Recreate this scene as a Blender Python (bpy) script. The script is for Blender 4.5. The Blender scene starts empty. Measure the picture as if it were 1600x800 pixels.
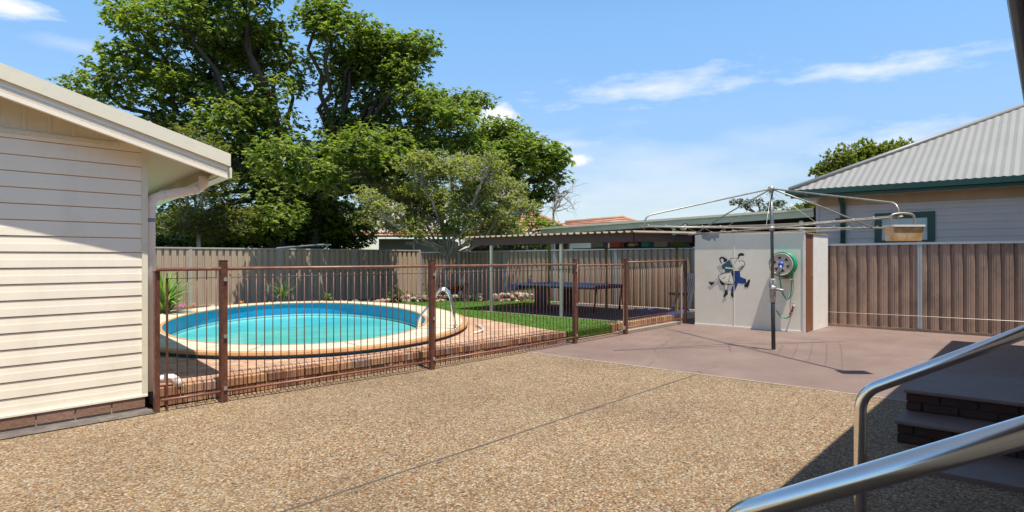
import bpy, bmesh, math, random
import numpy as np
from mathutils import Vector, Matrix
R = math.radians
scene = bpy.context.scene
C = scene.collection
# ------------------------------------------------------------------ camera / light
# world axes: x runs along the pool fence (away to the right), y runs away to the left
cam = bpy.data.cameras.new('camera'); co = bpy.data.objects.new('camera', cam); C.objects.link(co)
cam.sensor_width = 36; cam.lens = 21.83; cam.shift_y = 0.00125
cam.clip_start = 0.05; cam.clip_end = 3000
CAMH = 1.4; YAW = 40.9
co.location = (0, 0, CAMH); co.rotation_euler = (R(90), 0, R(YAW - 90))
scene.camera = co
SX, SY = 0.09, 0.31            # horizontal travel of sunlight per metre of drop
sunvec = Vector((SX, SY, -1)).normalized()
SUN_EL = math.asin(-sunvec.z)
sun = bpy.data.lights.new('sun', 'SUN'); so = bpy.data.objects.new('sun', sun); C.objects.link(so)
sun.energy = 5.0; sun.angle = R(0.5); sun.color = (1.0, 0.94, 0.84)
so.rotation_euler = sunvec.to_track_quat('-Z', 'Y').to_euler()
so.location = (0, 0, 30)

w = bpy.data.worlds.new('World'); scene.world = w; w.use_nodes = True
nt = w.node_tree; nt.nodes.clear(); N = nt.nodes; L = nt.links
out = N.new('ShaderNodeOutputWorld'); bg = N.new('ShaderNodeBackground'); bg.inputs[1].default_value = 0.145
L.new(bg.outputs[0], out.inputs[0])
sky = N.new('ShaderNodeTexSky'); sky.sky_type = 'NISHITA'; sky.sun_disc = False
sky.sun_elevation = SUN_EL; sky.sun_rotation = math.atan2(-SX, -SY)
sky.air_density = 1.0; sky.dust_density = 0.2; sky.ozone_density = 5.0; sky.altitude = 0
tc = N.new('ShaderNodeTexCoord'); sep = N.new('ShaderNodeSeparateXYZ'); L.new(tc.outputs['Generated'], sep.inputs[0])
def m_(op, a, b=None, cl=False):
    n = N.new('ShaderNodeMath'); n.operation = op; n.use_clamp = cl
    for i, s in enumerate((a, b)):
        if s is None: continue
        if isinstance(s, (int, float)): n.inputs[i].default_value = s
        else: L.new(s, n.inputs[i])
    return n.outputs[0]
az = m_('ARCTAN2', sep.outputs[1], sep.outputs[0]); el = m_('ARCSINE', sep.outputs[2])
def wnoise(sc, stretch, detail=6, rough=0.6, off=0.0):
    mp = N.new('ShaderNodeCombineXYZ')
    L.new(m_('ADD', m_('MULTIPLY', az, sc), off), mp.inputs[0]); L.new(m_('MULTIPLY', el, sc * stretch), mp.inputs[1])
    n = N.new('ShaderNodeTexNoise'); n.inputs['Scale'].default_value = 1; n.inputs['Detail'].default_value = detail
    n.inputs['Roughness'].default_value = rough
    L.new(mp.outputs[0], n.inputs['Vector']); return n.outputs[0]
n_fine = wnoise(14, 3.5); n_big = wnoise(5, 3.0, 5, 0.55, 3.3); n_puff = wnoise(45, 1.2, 5, 0.6, 7)
def blob(a0, e0, ha, he, tilt, noise, nstr, gain):
    da = m_('DIVIDE', m_('SUBTRACT', az, R(a0)), R(ha))
    de0 = m_('SUBTRACT', m_('SUBTRACT', el, R(e0)), m_('MULTIPLY', m_('SUBTRACT', az, R(a0)), tilt))
    de = m_('DIVIDE', de0, R(he))
    r = m_('SQRT', m_('ADD', m_('MULTIPLY', da, da), m_('MULTIPLY', de, de)))
    v = m_('SUBTRACT', 1.0, r)
    v = m_('ADD', v, m_('MULTIPLY', m_('SUBTRACT', noise, 0.5), nstr))
    return m_('MULTIPLY', v, gain, True)
masks = [blob(27.5, 14.9, 10.5, 1.5, -0.055, n_fine, 2.8, 0.5), blob(9.5, 14.7, 8.5, 1.0, 0.0, n_fine, 2.6, 0.6),
         blob(42.3, 12.7, 2.1, 1.35, 0, n_puff, 0.9, 2.2), blob(35.2, 8.8, 1.9, 0.8, 0, n_puff, 0.9, 1.6),
         blob(80.2, 17.6, 3.2, 1.1, 0, n_fine, 1.6, 1.5), blob(76, 15.6, 4, 0.7, 0, n_fine, 2.2, 0.25),
         blob(30, 5.8, 30, 6.0, 0, n_big, 2.2, 0.42), blob(8, 9.0, 9, 1.6, 0.0, n_fine, 2.4, 0.5),
         blob(36, 10.2, 5, 0.6, 0, n_fine, 2.0, 0.5)]
tot = masks[0]
for mk in masks[1:]: tot = m_('MAXIMUM', tot, mk)
gr = N.new('ShaderNodeValToRGB'); L.new(m_('MULTIPLY', el, 1.0), gr.inputs[0]); ge = gr.color_ramp.elements
ge[0].position = 0.0; ge[0].color = (.60, .58, .56, 1); ge[1].position = 1.0; ge[1].color = (1.05, .82, .60, 1)
for p_, c_ in ((.10, (.66, .66, .66, 1)), (.22, (.92, .94, .93, 1)), (.36, (1.0, 1.16, 1.12, 1)), (.60, (.92, 1.0, .95, 1))):
    x_ = ge.new(p_); x_.color = c_
skm = N.new('ShaderNodeMixRGB'); skm.blend_type = 'MULTIPLY'; skm.inputs[0].default_value = 1; L.new(sky.outputs[0], skm.inputs[1]); L.new(gr.outputs[0], skm.inputs[2])
mixs = N.new('ShaderNodeMixRGB'); L.new(tot, mixs.inputs[0]); L.new(skm.outputs[0], mixs.inputs[1]); mixs.inputs[2].default_value = (5.0, 5.1, 5.3, 1)
L.new(mixs.outputs[0], bg.inputs[0])
scene.view_settings.view_transform = 'Standard'; scene.view_settings.look = 'None'
scene.view_settings.gamma = 1; scene.view_settings.exposure = 0.52
scene.render.engine = 'CYCLES'

# ------------------------------------------------------------------ materials
def mat(name, color, rough=0.6, metal=0.0, var=0.0, vscale=3.0, bump=0.0, bscale=60.0, spec=0.5, stretch=None, dirt=None, dscale=1.5, damt=0.5):
    """Principled with an object-space noise that varies colour, optional stains and bump."""
    m = bpy.data.materials.new(name); m.use_nodes = True
    t = m.node_tree; b = t.nodes['Principled BSDF']
    b.inputs['Roughness'].default_value = rough; b.inputs['Metallic'].default_value = metal
    b.inputs['Specular IOR Level'].default_value = spec
    tcn = t.nodes.new('ShaderNodeTexCoord'); mp = t.nodes.new('ShaderNodeMapping')
    t.links.new(tcn.outputs['Object'], mp.inputs[0])
    if stretch: mp.inputs['Scale'].default_value = stretch
    col = None
    c4 = (*color, 1)
    n = t.nodes.new('ShaderNodeTexNoise'); n.inputs['Scale'].default_value = vscale; n.inputs['Detail'].default_value = 6
    n.inputs['Roughness'].default_value = 0.65
    t.links.new(mp.outputs[0], n.inputs['Vector'])
    r = t.nodes.new('ShaderNodeValToRGB')
    r.color_ramp.elements[0].position = 0.3; r.color_ramp.elements[1].position = 0.7
    r.color_ramp.elements[0].color = tuple(max(0, x * (1 - var)) for x in color) + (1,)
    r.color_ramp.elements[1].color = tuple(min(1, x * (1 + var * 0.7)) for x in color) + (1,)
    t.links.new(n.outputs[0], r.inputs[0]); col = r.outputs[0]
    if dirt:
        n2 = t.nodes.new('ShaderNodeTexNoise'); n2.inputs['Scale'].default_value = dscale; n2.inputs['Detail'].default_value = 8
        n2.inputs['Roughness'].default_value = 0.7
        t.links.new(mp.outputs[0], n2.inputs['Vector'])
        r2 = t.nodes.new('ShaderNodeValToRGB'); r2.color_ramp.elements[0].position = 0.5; r2.color_ramp.elements[1].position = 0.72
        r2.color_ramp.elements[1].color = (damt, damt, damt, 1)
        t.links.new(n2.outputs[0], r2.inputs[0])
        mx = t.nodes.new('ShaderNodeMixRGB'); t.links.new(r2.outputs[0], mx.inputs[0]); t.links.new(col, mx.inputs[1]); mx.inputs[2].default_value = (*dirt, 1)
        col = mx.outputs[0]
    t.links.new(col, b.inputs['Base Color'])
    if bump > 0:
        n3 = t.nodes.new('ShaderNodeTexNoise'); n3.inputs['Scale'].default_value = bscale; n3.inputs['Detail'].default_value = 4
        t.links.new(mp.outputs[0], n3.inputs['Vector'])
        bp = t.nodes.new('ShaderNodeBump'); bp.inputs['Strength'].default_value = bump; bp.inputs['Distance'].default_value = 0.01
        t.links.new(n3.outputs[0], bp.inputs['Height']); t.links.new(bp.outputs[0], b.inputs['Normal'])
    return m
M = {}
M['cream'] = mat('cream_painted_metal', (0.88, 0.80, 0.66), 0.45, var=0.04, vscale=1.2, stretch=(1, 1, .35), dirt=(0.66, 0.58, 0.47), dscale=2.2, damt=0.4, bump=0.15, bscale=4)
M['cream_trim'] = mat('cream_trim', (0.74, 0.69, 0.54), 0.5, var=0.05, dirt=(0.5, 0.42, 0.3), dscale=6, damt=0.4)
M['soffit'] = mat('soffit_lining', (0.62, 0.48, 0.33), 0.6, var=0.06, dirt=(0.45, 0.4, 0.3), dscale=3, damt=0.4)
M['timber_fascia'] = mat('timber_fascia', (0.42, 0.27, 0.13), 0.6, var=0.25, vscale=8, stretch=(1, 0.2, 1))
M['pvc'] = mat('white_pvc', (0.86, 0.74, 0.66), 0.35, var=0.05, dirt=(0.5, 0.45, 0.4), dscale=6, damt=0.4)
M['grey_band'] = mat('grey_band', (0.22, 0.25, 0.32), 0.4, var=0.1)
M['brown_metal'] = mat('brown_painted_steel', (0.115, 0.042, 0.028), 0.38, var=0.35, vscale=12, dirt=(0.22, 0.1, 0.06), dscale=20, damt=0.6)
M['brown_rail'] = mat('weathered_brown_rail', (0.21, 0.085, 0.055), 0.42, var=0.35, vscale=10, dirt=(0.35, 0.2, 0.14), dscale=18, damt=0.6)
M['colorbond'] = mat('greige_steel_fence', (0.43, 0.325, 0.225), 0.5, var=0.10, vscale=2.5, stretch=(1, 1, 0.25), dirt=(0.22, 0.18, 0.14), dscale=2.2, damt=0.5)
M['colorbond_dirty'] = mat('stained_brown_steel_fence', (0.37, 0.25, 0.185), 0.5, var=0.25, vscale=3, stretch=(1, 1, 0.5), dirt=(0.12, 0.09, 0.075), dscale=2.6, damt=0.8, bump=1.0, bscale=5)
M['fence_silver'] = mat('silver_blue_steel', (0.42, 0.47, 0.50), 0.4, 0.2, var=0.12)
M['fence_rail'] = mat('greige_rail', (0.40, 0.36, 0.31), 0.45, var=0.1)
M['wire'] = mat('pale_wire', (0.62, 0.58, 0.5), 0.4, 0.3, var=0.1)
M['galv'] = mat('galvanised_pipe', (0.36, 0.34, 0.29), 0.42, 0.4, var=0.25, vscale=15, dirt=(0.25, 0.19, 0.13), dscale=14, damt=0.7)
M['dark_pole'] = mat('dark_green_pole', (0.035, 0.045, 0.042), 0.4, 0.2, var=0.3, vscale=10, dirt=(0.12, 0.11, 0.1), dscale=10, damt=0.4)
M['grey_pole'] = mat('grey_steel_pole', (0.12, 0.13, 0.14), 0.35, 0.5, var=0.2, vscale=9)
M['cast'] = mat('cast_alloy', (0.42, 0.41, 0.40), 0.45, 0.5, var=0.4, vscale=25, dirt=(0.16, 0.1, 0.08), dscale=20, damt=0.7)
M['steel'] = mat('polished_stainless', (0.92, 0.88, 0.83), 0.2, 1.0, var=0.06, vscale=30, stretch=(1, 0.05, 1))
M['shed_wall'] = mat('fibro_sheet', (0.82, 0.76, 0.63), 0.7, var=0.06, vscale=1.3, dirt=(0.66, 0.58, 0.48), dscale=1.2, damt=0.35)
M['shed_white'] = mat('white_trim', (0.78, 0.76, 0.70), 0.5, var=0.05, dirt=(0.5, 0.44, 0.36), dscale=5, damt=0.35)
M['shed_door'] = mat('brown_door_paint', (0.20, 0.075, 0.035), 0.5, var=0.12, vscale=3)
M['patch'] = mat('grey_cement_patch', (0.33, 0.32, 0.31), 0.8, var=0.15, vscale=10)
M['hose'] = mat('green_hose', (0.005, 0.28, 0.15), 0.3, var=0.15)
M['reel'] = mat('beige_plastic', (0.55, 0.45, 0.36), 0.45, var=0.1, dirt=(0.3, 0.2, 0.15), dscale=12, damt=0.5)
M['black'] = mat('black_plastic', (0.012, 0.012, 0.014), 0.45, var=0.2)
M['red'] = mat('red_plastic', (0.55, 0.06, 0.03), 0.4, var=0.1)
M['blue'] = mat('blue_plastic', (0.02, 0.08, 0.5), 0.4, var=0.1)
M['tt_blue'] = mat('blue_table_paint', (0.03, 0.12, 0.33), 0.4, var=0.15)
M['grey_blue'] = mat('slate_fabric', (0.055, 0.06, 0.08), 0.8, var=0.2)
M['tarp'] = mat('blue_tarp', (0.02, 0.045, 0.16), 0.5, var=0.3, vscale=8)
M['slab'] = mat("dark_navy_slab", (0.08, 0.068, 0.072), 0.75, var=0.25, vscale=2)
M['edging'] = mat('pale_edging', (0.58, 0.47, 0.37), 0.8, var=0.15, vscale=10)
M['dark_timber'] = mat('dark_brown_beam', (0.085, 0.035, 0.028), 0.55, var=0.25, vscale=4, stretch=(1, 1, 3))
M['wood'] = mat('golden_post', (0.35, 0.22, 0.07), 0.7, var=0.25, vscale=9)
M['sheet'] = mat('old_cream_sheet', (0.30, 0.24, 0.16), 0.55, var=0.25, vscale=4, dirt=(0.25, 0.18, 0.1), dscale=4, damt=0.6)
M['rock'] = mat('sandstone_rock', (0.45, 0.36, 0.26), 0.9, var=0.4, vscale=6, bump=0.6, bscale=20)
M['soil'] = mat('dark_soil', (0.07, 0.05, 0.035), 0.95, var=0.4, vscale=12, bump=0.6, bscale=30)
M['coping'] = mat('cream_coping', (0.53, 0.475, 0.37), 0.75, var=0.12, vscale=5, dirt=(0.42, 0.34, 0.24), dscale=3, damt=0.6, bump=.3, bscale=40)
M['coping_edge'] = mat('ochre_coping_edge', (0.46, 0.25, 0.11), 0.55, var=0.2, vscale=8)
M['liner'] = mat('cobalt_liner', (0.01, 0.27, 0.50), 0.35, var=0.15, vscale=2.5)
M['pale_line'] = mat('pale_aqua_band', (0.35, 0.62, 0.66), 0.4, var=0.1)
M['bark'] = mat('dark_bark', (0.055, 0.042, 0.035), 0.9, var=0.4, vscale=8, stretch=(1, 1, 0.3), bump=0.6, bscale=25)
M['bark_grey'] = mat('pale_grey_bark', (0.34, 0.29, 0.25), 0.9, var=0.45, vscale=9, stretch=(1, 1, 0.4), bump=0.5, bscale=25)
M['roof_grey'] = mat('grey_corrugated_iron', (0.235, 0.232, 0.222), 0.5, 0.1, var=0.06, vscale=1.5)
M['green_trim'] = mat('dark_green_trim', (0.008, 0.055, 0.042), 0.4, var=0.15)
M['board_mauve'] = mat('mauve_grey_boards', (0.56, 0.47, 0.45), 0.6, var=0.06, vscale=2)
M['glass'] = mat('window_glass', (0.42, 0.50, 0.56), 0.06, var=0.25, vscale=1.2, spec=0.8)
M['dark_glass'] = mat('dark_window_glass', (0.03, 0.04, 0.05), 0.08, var=0.2, spec=0.8)
M['sage'] = mat('sage_fascia', (0.60, 0.60, 0.44), 0.5, var=0.1)
M['pale_roof'] = mat('pale_roof_edge', (0.74, 0.70, 0.56), 0.5, var=0.08)
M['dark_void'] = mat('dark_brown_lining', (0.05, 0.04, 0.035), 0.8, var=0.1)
M['house_brown'] = mat('brown_painted_eave', (0.075, 0.038, 0.03), 0.55, var=0.15)
M['brick_dark'] = None
M['paint_red'] = M['red']

def nodes_of(name, rough=0.7):
    m = bpy.data.materials.new(name); m.use_nodes = True; t = m.node_tree; b = t.nodes['Principled BSDF']
    b.inputs['Roughness'].default_value = rough
    return m, t, b
def ramp(t, fac, stops):
    r = t.nodes.new('ShaderNodeValToRGB'); e = r.color_ramp.elements
    e[0].position, e[0].color = stops[0][0], (*stops[0][1], 1); e[1].position, e[1].color = stops[-1][0], (*stops[-1][1], 1)
    for p, c in stops[1:-1]:
        x = e.new(p); x.color = (*c, 1)
    t.links.new(fac, r.inputs[0]); return r.outputs[0]
def noise(t, vec, scale, detail=5, rough=0.6):
    n = t.nodes.new('ShaderNodeTexNoise'); n.inputs['Scale'].default_value = scale; n.inputs['Detail'].default_value = detail
    n.inputs['Roughness'].default_value = rough; t.links.new(vec, n.inputs['Vector']); return n.outputs[0]
def mix(t, fac, a, b, blend='MIX'):
    n = t.nodes.new('ShaderNodeMixRGB'); n.blend_type = blend
    for i, s in enumerate((fac, a, b)):
        if isinstance(s, (int, float)): n.inputs[i].default_value = s
        elif isinstance(s, tuple): n.inputs[i].default_value = (*s, 1)
        else: t.links.new(s, n.inputs[i])
    return n.outputs[0]

def pebble_mat():
    m, t, b = nodes_of('exposed_pebble_aggregate', 0.8)
    tcn = t.nodes.new('ShaderNodeTexCoord'); vec = tcn.outputs['Object']
    nz = t.nodes.new('ShaderNodeTexNoise'); nz.inputs['Scale'].default_value = 30; t.links.new(vec, nz.inputs['Vector'])
    v = t.nodes.new('ShaderNodeTexVoronoi'); v.inputs['Scale'].default_value = 80; v.inputs['Randomness'].default_value = 1
    wv = mix(t, 0.012, vec, nz.outputs['Color'], 'ADD'); t.links.new(wv, v.inputs['Vector'])
    sp = t.nodes.new('ShaderNodeSeparateColor'); t.links.new(v.outputs['Color'], sp.inputs[0])
    colr = ramp(t, sp.outputs[0], [(0, (0.07, 0.05, 0.04)), (0.14, (0.36, 0.16, 0.07)), (0.32, (0.58, 0.36, 0.16)), (0.5, (0.34, 0.25, 0.15)),
                                  (0.68, (0.66, 0.50, 0.31)), (0.84, (0.92, 0.84, 0.70)), (0.93, (0.30, 0.29, 0.28)), (1.0, (0.80, 0.55, 0.33))])
    gap = ramp(t, v.outputs['Distance'], [(0.0, (1, 1, 1)), (0.45, (0.95, 0.95, 0.95)), (0.80, (0.26, 0.22, 0.18))])
    c1 = mix(t, 0.9, colr, gap, 'MULTIPLY')
    big = noise(t, vec, 0.9, 7, 0.65)
    wear = ramp(t, big, [(0.38, (0, 0, 0)), (0.68, (1, 1, 1))])
    c2 = mix(t, 0.08, c1, (0.42, 0.31, 0.19))
    wf = t.nodes.new('ShaderNodeMath'); wf.operation = 'MULTIPLY'; wf.inputs[1].default_value = 0.2
    t.links.new(wear, wf.inputs[0])
    c3 = mix(t, wf.outputs[0], c2, (0.40, 0.33, 0.23))
    # scuffed pale flecks where the cement has come through
    fl = ramp(t, noise(t, vec, 11, 7, 0.8), [(0.56, (0, 0, 0)), (0.70, (0.6, 0.6, 0.6))])
    c4 = mix(t, 1.0, mix(t, fl, c3, (0.85, 0.80, 0.68)), (0.515, 0.485, 0.43), 'MULTIPLY')
    st = ramp(t, noise(t, vec, 0.55, 9, 0.75), [(0.33, (0.78, 0.76, 0.73)), (0.5, (1, 1, 1)), (0.68, (1.16, 1.17, 1.18))])
    c4 = mix(t, 1.0, c4, st, 'MULTIPLY')
    t.links.new(c4, b.inputs['Base Color'])
    bp = t.nodes.new('ShaderNodeBump'); bp.inputs['Strength'].default_value = 0.55; bp.inputs['Distance'].default_value = 0.006; bp.invert = True
    t.links.new(v.outputs['Distance'], bp.inputs['Height']); t.links.new(bp.outputs[0], b.inputs['Normal'])
    return m
M['pebble'] = pebble_mat()
def painted_conc():
    m, t, b = nodes_of('mauve_painted_concrete', 0.62)
    tcn = t.nodes.new('ShaderNodeTexCoord'); vec = tcn.outputs['Object']
    c1 = ramp(t, noise(t, vec, 1.3, 8, 0.7), [(0.3, (0.165, 0.112, 0.092)), (0.55, (0.20, 0.138, 0.115)), (0.75, (0.245, 0.175, 0.148))])
    sp = ramp(t, noise(t, vec, 45, 4, 0.7), [(0.35, (0.8, 0.8, 0.8)), (0.6, (1, 1, 1))])
    c2 = mix(t, 0.6, c1, sp, 'MULTIPLY')
    st = ramp(t, noise(t, vec, 3.4, 9, 0.8), [(0.62, (0, 0, 0)), (0.75, (0.4, 0.4, 0.4))])
    c3 = mix(t, st, c2, (0.15, 0.10, 0.095))
    vv = t.nodes.new('ShaderNodeTexVoronoi'); vv.feature = 'DISTANCE_TO_EDGE'; vv.inputs['Scale'].default_value = 0.45
    nz = t.nodes.new('ShaderNodeTexNoise'); nz.inputs['Scale'].default_value = 2.2; nz.inputs['Detail'].default_value = 8; t.links.new(vec, nz.inputs['Vector'])
    t.links.new(mix(t, 0.35, vec, nz.outputs['Color'], 'ADD'), vv.inputs['Vector'])
    ck = ramp(t, vv.outputs['Distance'], [(0.0, (0.45, 0.42, 0.40)), (0.0035, (1, 1, 1))])
    fd = ramp(t, noise(t, vec, 0.5, 7, 0.7), [(0.4, (0.93, 0.93, 0.93)), (0.65, (1.12, 1.12, 1.13))])
    c3 = mix(t, 0.7, mix(t, 1.0, c3, fd, 'MULTIPLY'), ck, 'MULTIPLY')
    t.links.new(c3, b.inputs['Base Color'])
    bp = t.nodes.new('ShaderNodeBump'); bp.inputs['Strength'].default_value = 0.3; bp.inputs['Distance'].default_value = 0.004
    t.links.new(noise(t, vec, 120, 3), bp.inputs['Height']); t.links.new(bp.outputs[0], b.inputs['Normal'])
    return m
M['mauve'] = painted_conc()
def brick_mat(name, cols, mortar, w, h, scale=1.0, rot=0.0, vertical=False, msize=0.01, axis='XY', offset=0.5):
    m, t, b = nodes_of(name, 0.85)
    tcn = t.nodes.new('ShaderNodeTexCoord'); mp = t.nodes.new('ShaderNodeMapping')
    if axis == 'XZ': mp.inputs['Rotation'].default_value = (R(-90), 0, 0)
    if axis == 'YZ': mp.inputs['Rotation'].default_value = (R(-90), 0, R(-90)); 
    if axis == 'XY': mp.inputs['Rotation'].default_value = (0, 0, rot)
    t.links.new(tcn.outputs['Object'], mp.inputs[0])
    br = t.nodes.new('ShaderNodeTexBrick'); br.inputs['Scale'].default_value = scale
    br.inputs['Brick Width'].default_value = w; br.inputs['Row Height'].default_value = h; br.inputs['Mortar Size'].default_value = msize
    br.inputs['Mortar Smooth'].default_value = 0.2; br.offset = offset; br.inputs['Bias'].default_value = 0.0
    br.inputs['Color1'].default_value = (*cols[0], 1); br.inputs['Color2'].default_value = (*cols[1], 1); br.inputs['Mortar'].default_value = (*mortar, 1)
    t.links.new(mp.outputs[0], br.inputs['Vector'])
    nn = ramp(t, noise(t, mp.outputs[0], 3.5, 6, 0.7), [(0.3, (0.7, 0.7, 0.7)), (0.7, (1.15, 1.15, 1.15))])
    c = mix(t, 1.0, br.outputs['Color'], nn, 'MULTIPLY')
    n2 = ramp(t, noise(t, mp.outputs[0], 40, 4, 0.7), [(0.35, (0.85, 0.85, 0.85)), (0.65, (1.05, 1.05, 1.05))])
    c = mix(t, 1.0, c, n2, 'MULTIPLY')
    t.links.new(c, b.inputs['Base Color'])
    bp = t.nodes.new('ShaderNodeBump'); bp.inputs['Strength'].default_value = 0.5; bp.inputs['Distance'].default_value = 0.006; bp.invert = True
    t.links.new(br.outputs['Fac'], bp.inputs['Height']); t.links.new(bp.outputs[0], b.inputs['Normal'])
    return m
M['pavers'] = brick_mat('terracotta_pavers', ((0.55, 0.36, 0.235), (0.42, 0.25, 0.16)), (0.24, 0.14, 0.10), 0.30, 0.16, msize=0.007)
M['tile'] = None
def island_mat(name, stops, rough=0.6, nscale=6, bump=0.0):
    """colour chosen per mesh island (each brick, leaf, rock...)"""
    m, t, b = nodes_of(name, rough)
    g = t.nodes.new('ShaderNodeNewGeometry')
    c = ramp(t, g.outputs['Random Per Island'], stops)
    tcn = t.nodes.new('ShaderNodeTexCoord')
    nn = ramp(t, noise(t, tcn.outputs['Object'], nscale, 5, 0.7), [(0.3, (0.72, 0.72, 0.72)), (0.7, (1.12, 1.12, 1.12))])
    c = mix(t, 1.0, c, nn, 'MULTIPLY')
    t.links.new(c, b.inputs['Base Color'])
    if bump:
        bp = t.nodes.new('ShaderNodeBump'); bp.inputs['Strength'].default_value = bump; bp.inputs['Distance'].default_value = 0.01
        t.links.new(noise(t, tcn.outputs['Object'], 60, 4), bp.inputs['Height']); t.links.new(bp.outputs[0], b.inputs['Normal'])
    return m
M['brick_island'] = island_mat('mixed_clay_bricks', [(0, (0.17, 0.085, 0.06)), (0.3, (0.33, 0.15, 0.08)), (0.6, (0.47, 0.25, 0.12)), (0.85, (0.36, 0.22, 0.16)), (1, (0.24, 0.16, 0.13))], 0.85, 30, 0.4)
M['brick_ochre'] = island_mat('ochre_clay_bricks', [(0, (0.30, 0.15, 0.08)), (0.5, (0.50, 0.28, 0.14)), (1, (0.62, 0.40, 0.22))], 0.85, 30, 0.4)
M['brick_plinth'] = island_mat('brown_plinth_bricks', [(0, (0.30, 0.165, 0.11)), (0.6, (0.25, 0.135, 0.085)), (1, (0.34, 0.21, 0.16))], 0.85, 30, 0.4)
M['mortar'] = mat('mortar', (0.34, 0.28, 0.23), 0.95, var=0.3, vscale=20, bump=0.5, bscale=80)
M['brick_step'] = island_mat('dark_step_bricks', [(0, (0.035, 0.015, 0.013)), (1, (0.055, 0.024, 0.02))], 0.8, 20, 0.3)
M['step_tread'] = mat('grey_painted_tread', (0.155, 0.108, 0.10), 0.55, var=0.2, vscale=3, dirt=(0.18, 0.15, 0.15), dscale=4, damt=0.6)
M['tiles'] = island_mat('terracotta_roof_tiles', [(0, (0.30, 0.13, 0.08)), (0.5, (0.40, 0.20, 0.13)), (1, (0.48, 0.28, 0.19))], 0.8, 3)
M['rocks'] = island_mat('mixed_garden_rocks', [(0, (0.09, 0.06, 0.045)), (0.4, (0.26, 0.18, 0.12)), (0.8, (0.42, 0.33, 0.24)), (1, (0.16, 0.12, 0.1))], 0.9, 12, 0.6)

def leaf_mat(name, stops, transl=0.35, rough=0.5, spec=0.35):
    m, t, b = nodes_of(name, rough); b.inputs['Specular IOR Level'].default_value = spec
    g = t.nodes.new('ShaderNodeNewGeometry')
    c = ramp(t, g.outputs['Random Per Island'], stops)
    tcn = t.nodes.new('ShaderNodeTexCoord')
    nn = ramp(t, noise(t, tcn.outputs['Object'], 1.6, 5, 0.7), [(0.33, (0.68, 0.78, 0.7)), (0.5, (1.0, 1.0, 1.0)), (0.67, (1.45, 1.3, 1.15))])
    c = mix(t, 1.0, c, nn, 'MULTIPLY')
    t.links.new(c, b.inputs['Base Color'])
    tr = t.nodes.new('ShaderNodeBsdfTranslucent'); c2 = mix(t, 1.0, c, (1.5, 1.7, 0.6), 'MULTIPLY'); t.links.new(c2, tr.inputs[0])
    ms = t.nodes.new('ShaderNodeMixShader'); ms.inputs[0].default_value = transl
    t.links.new(b.outputs[0], ms.inputs[1]); t.links.new(tr.outputs[0], ms.inputs[2])
    t.links.new(ms.outputs[0], t.nodes['Material Output'].inputs[0])
    return m
M['leaf_big'] = leaf_mat('broadleaf_green', [(0, (0.075, 0.120, 0.030)), (0.5, (0.15, 0.205, 0.045)), (0.9, (0.24, 0.28, 0.075)), (1, (0.33, 0.34, 0.12))], 0.48)
M['leaf_olive'] = leaf_mat('olive_green_leaf', [(0, (0.09, 0.105, 0.04)), (0.5, (0.15, 0.17, 0.06)), (0.85, (0.22, 0.24, 0.08)), (1, (0.34, 0.29, 0.15))], 0.42)
M['leaf_fruit'] = leaf_mat('fruit_tree_leaf', [(0, (0.13, 0.16, 0.05)), (0.45, (0.22, 0.26, 0.07)), (0.75, (0.30, 0.29, 0.17)), (1, (0.42, 0.37, 0.28))], 0.42)
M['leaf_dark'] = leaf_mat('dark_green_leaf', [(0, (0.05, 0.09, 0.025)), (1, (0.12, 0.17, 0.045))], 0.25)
M['leaf_bright'] = leaf_mat('bright_yellow_green_leaf', [(0, (0.11, 0.17, 0.02)), (1, (0.22, 0.30, 0.04))], 0.35)
M['leaf_conifer'] = leaf_mat('mid_green_tuft', [(0, (0.09, 0.11, 0.025)), (1, (0.24, 0.26, 0.07))], 0.4)
M['leaf_gum'] = leaf_mat('grey_green_gum', [(0, (0.06, 0.08, 0.045)), (1, (0.11, 0.12, 0.06))], 0.2)
M['blade'] = leaf_mat('strap_leaf', [(0, (0.10, 0.19, 0.05)), (0.6, (0.20, 0.32, 0.09)), (1, (0.36, 0.42, 0.16))], 0.3)
M['grass'] = leaf_mat('turf_blades', [(0, (0.045, 0.12, 0.01)), (0.6, (0.085, 0.20, 0.018)), (1, (0.14, 0.26, 0.03))], 0.25, 0.6)
M['pink'] = mat('pink_petals', (0.7, 0.12, 0.42), 0.6, var=0.2)
M['salmon'] = mat('salmon_petals', (0.75, 0.25, 0.22), 0.6, var=0.2)
M['orange'] = mat('orange_petals', (0.85, 0.28, 0.02), 0.6, var=0.2)
M['redflower'] = mat('red_petals', (0.65, 0.06, 0.03), 0.6, var=0.3)
def turf_mat():
    m, t, b = nodes_of('green_turf', 0.85)
    tcn = t.nodes.new('ShaderNodeTexCoord'); vec = tcn.outputs['Object']
    c = ramp(t, noise(t, vec, 55, 5, 0.8), [(0.3, (0.02, 0.07, 0.006)), (0.7, (0.12, 0.25, 0.022))])
    n2 = ramp(t, noise(t, vec, 2.0, 5), [(0.3, (0.8, 0.8, 0.8)), (0.7, (1.15, 1.15, 1.15))])
    c = mix(t, 1.0, c, n2, 'MULTIPLY'); t.links.new(c, b.inputs['Base Color']); return m
M['turf'] = turf_mat()
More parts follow.
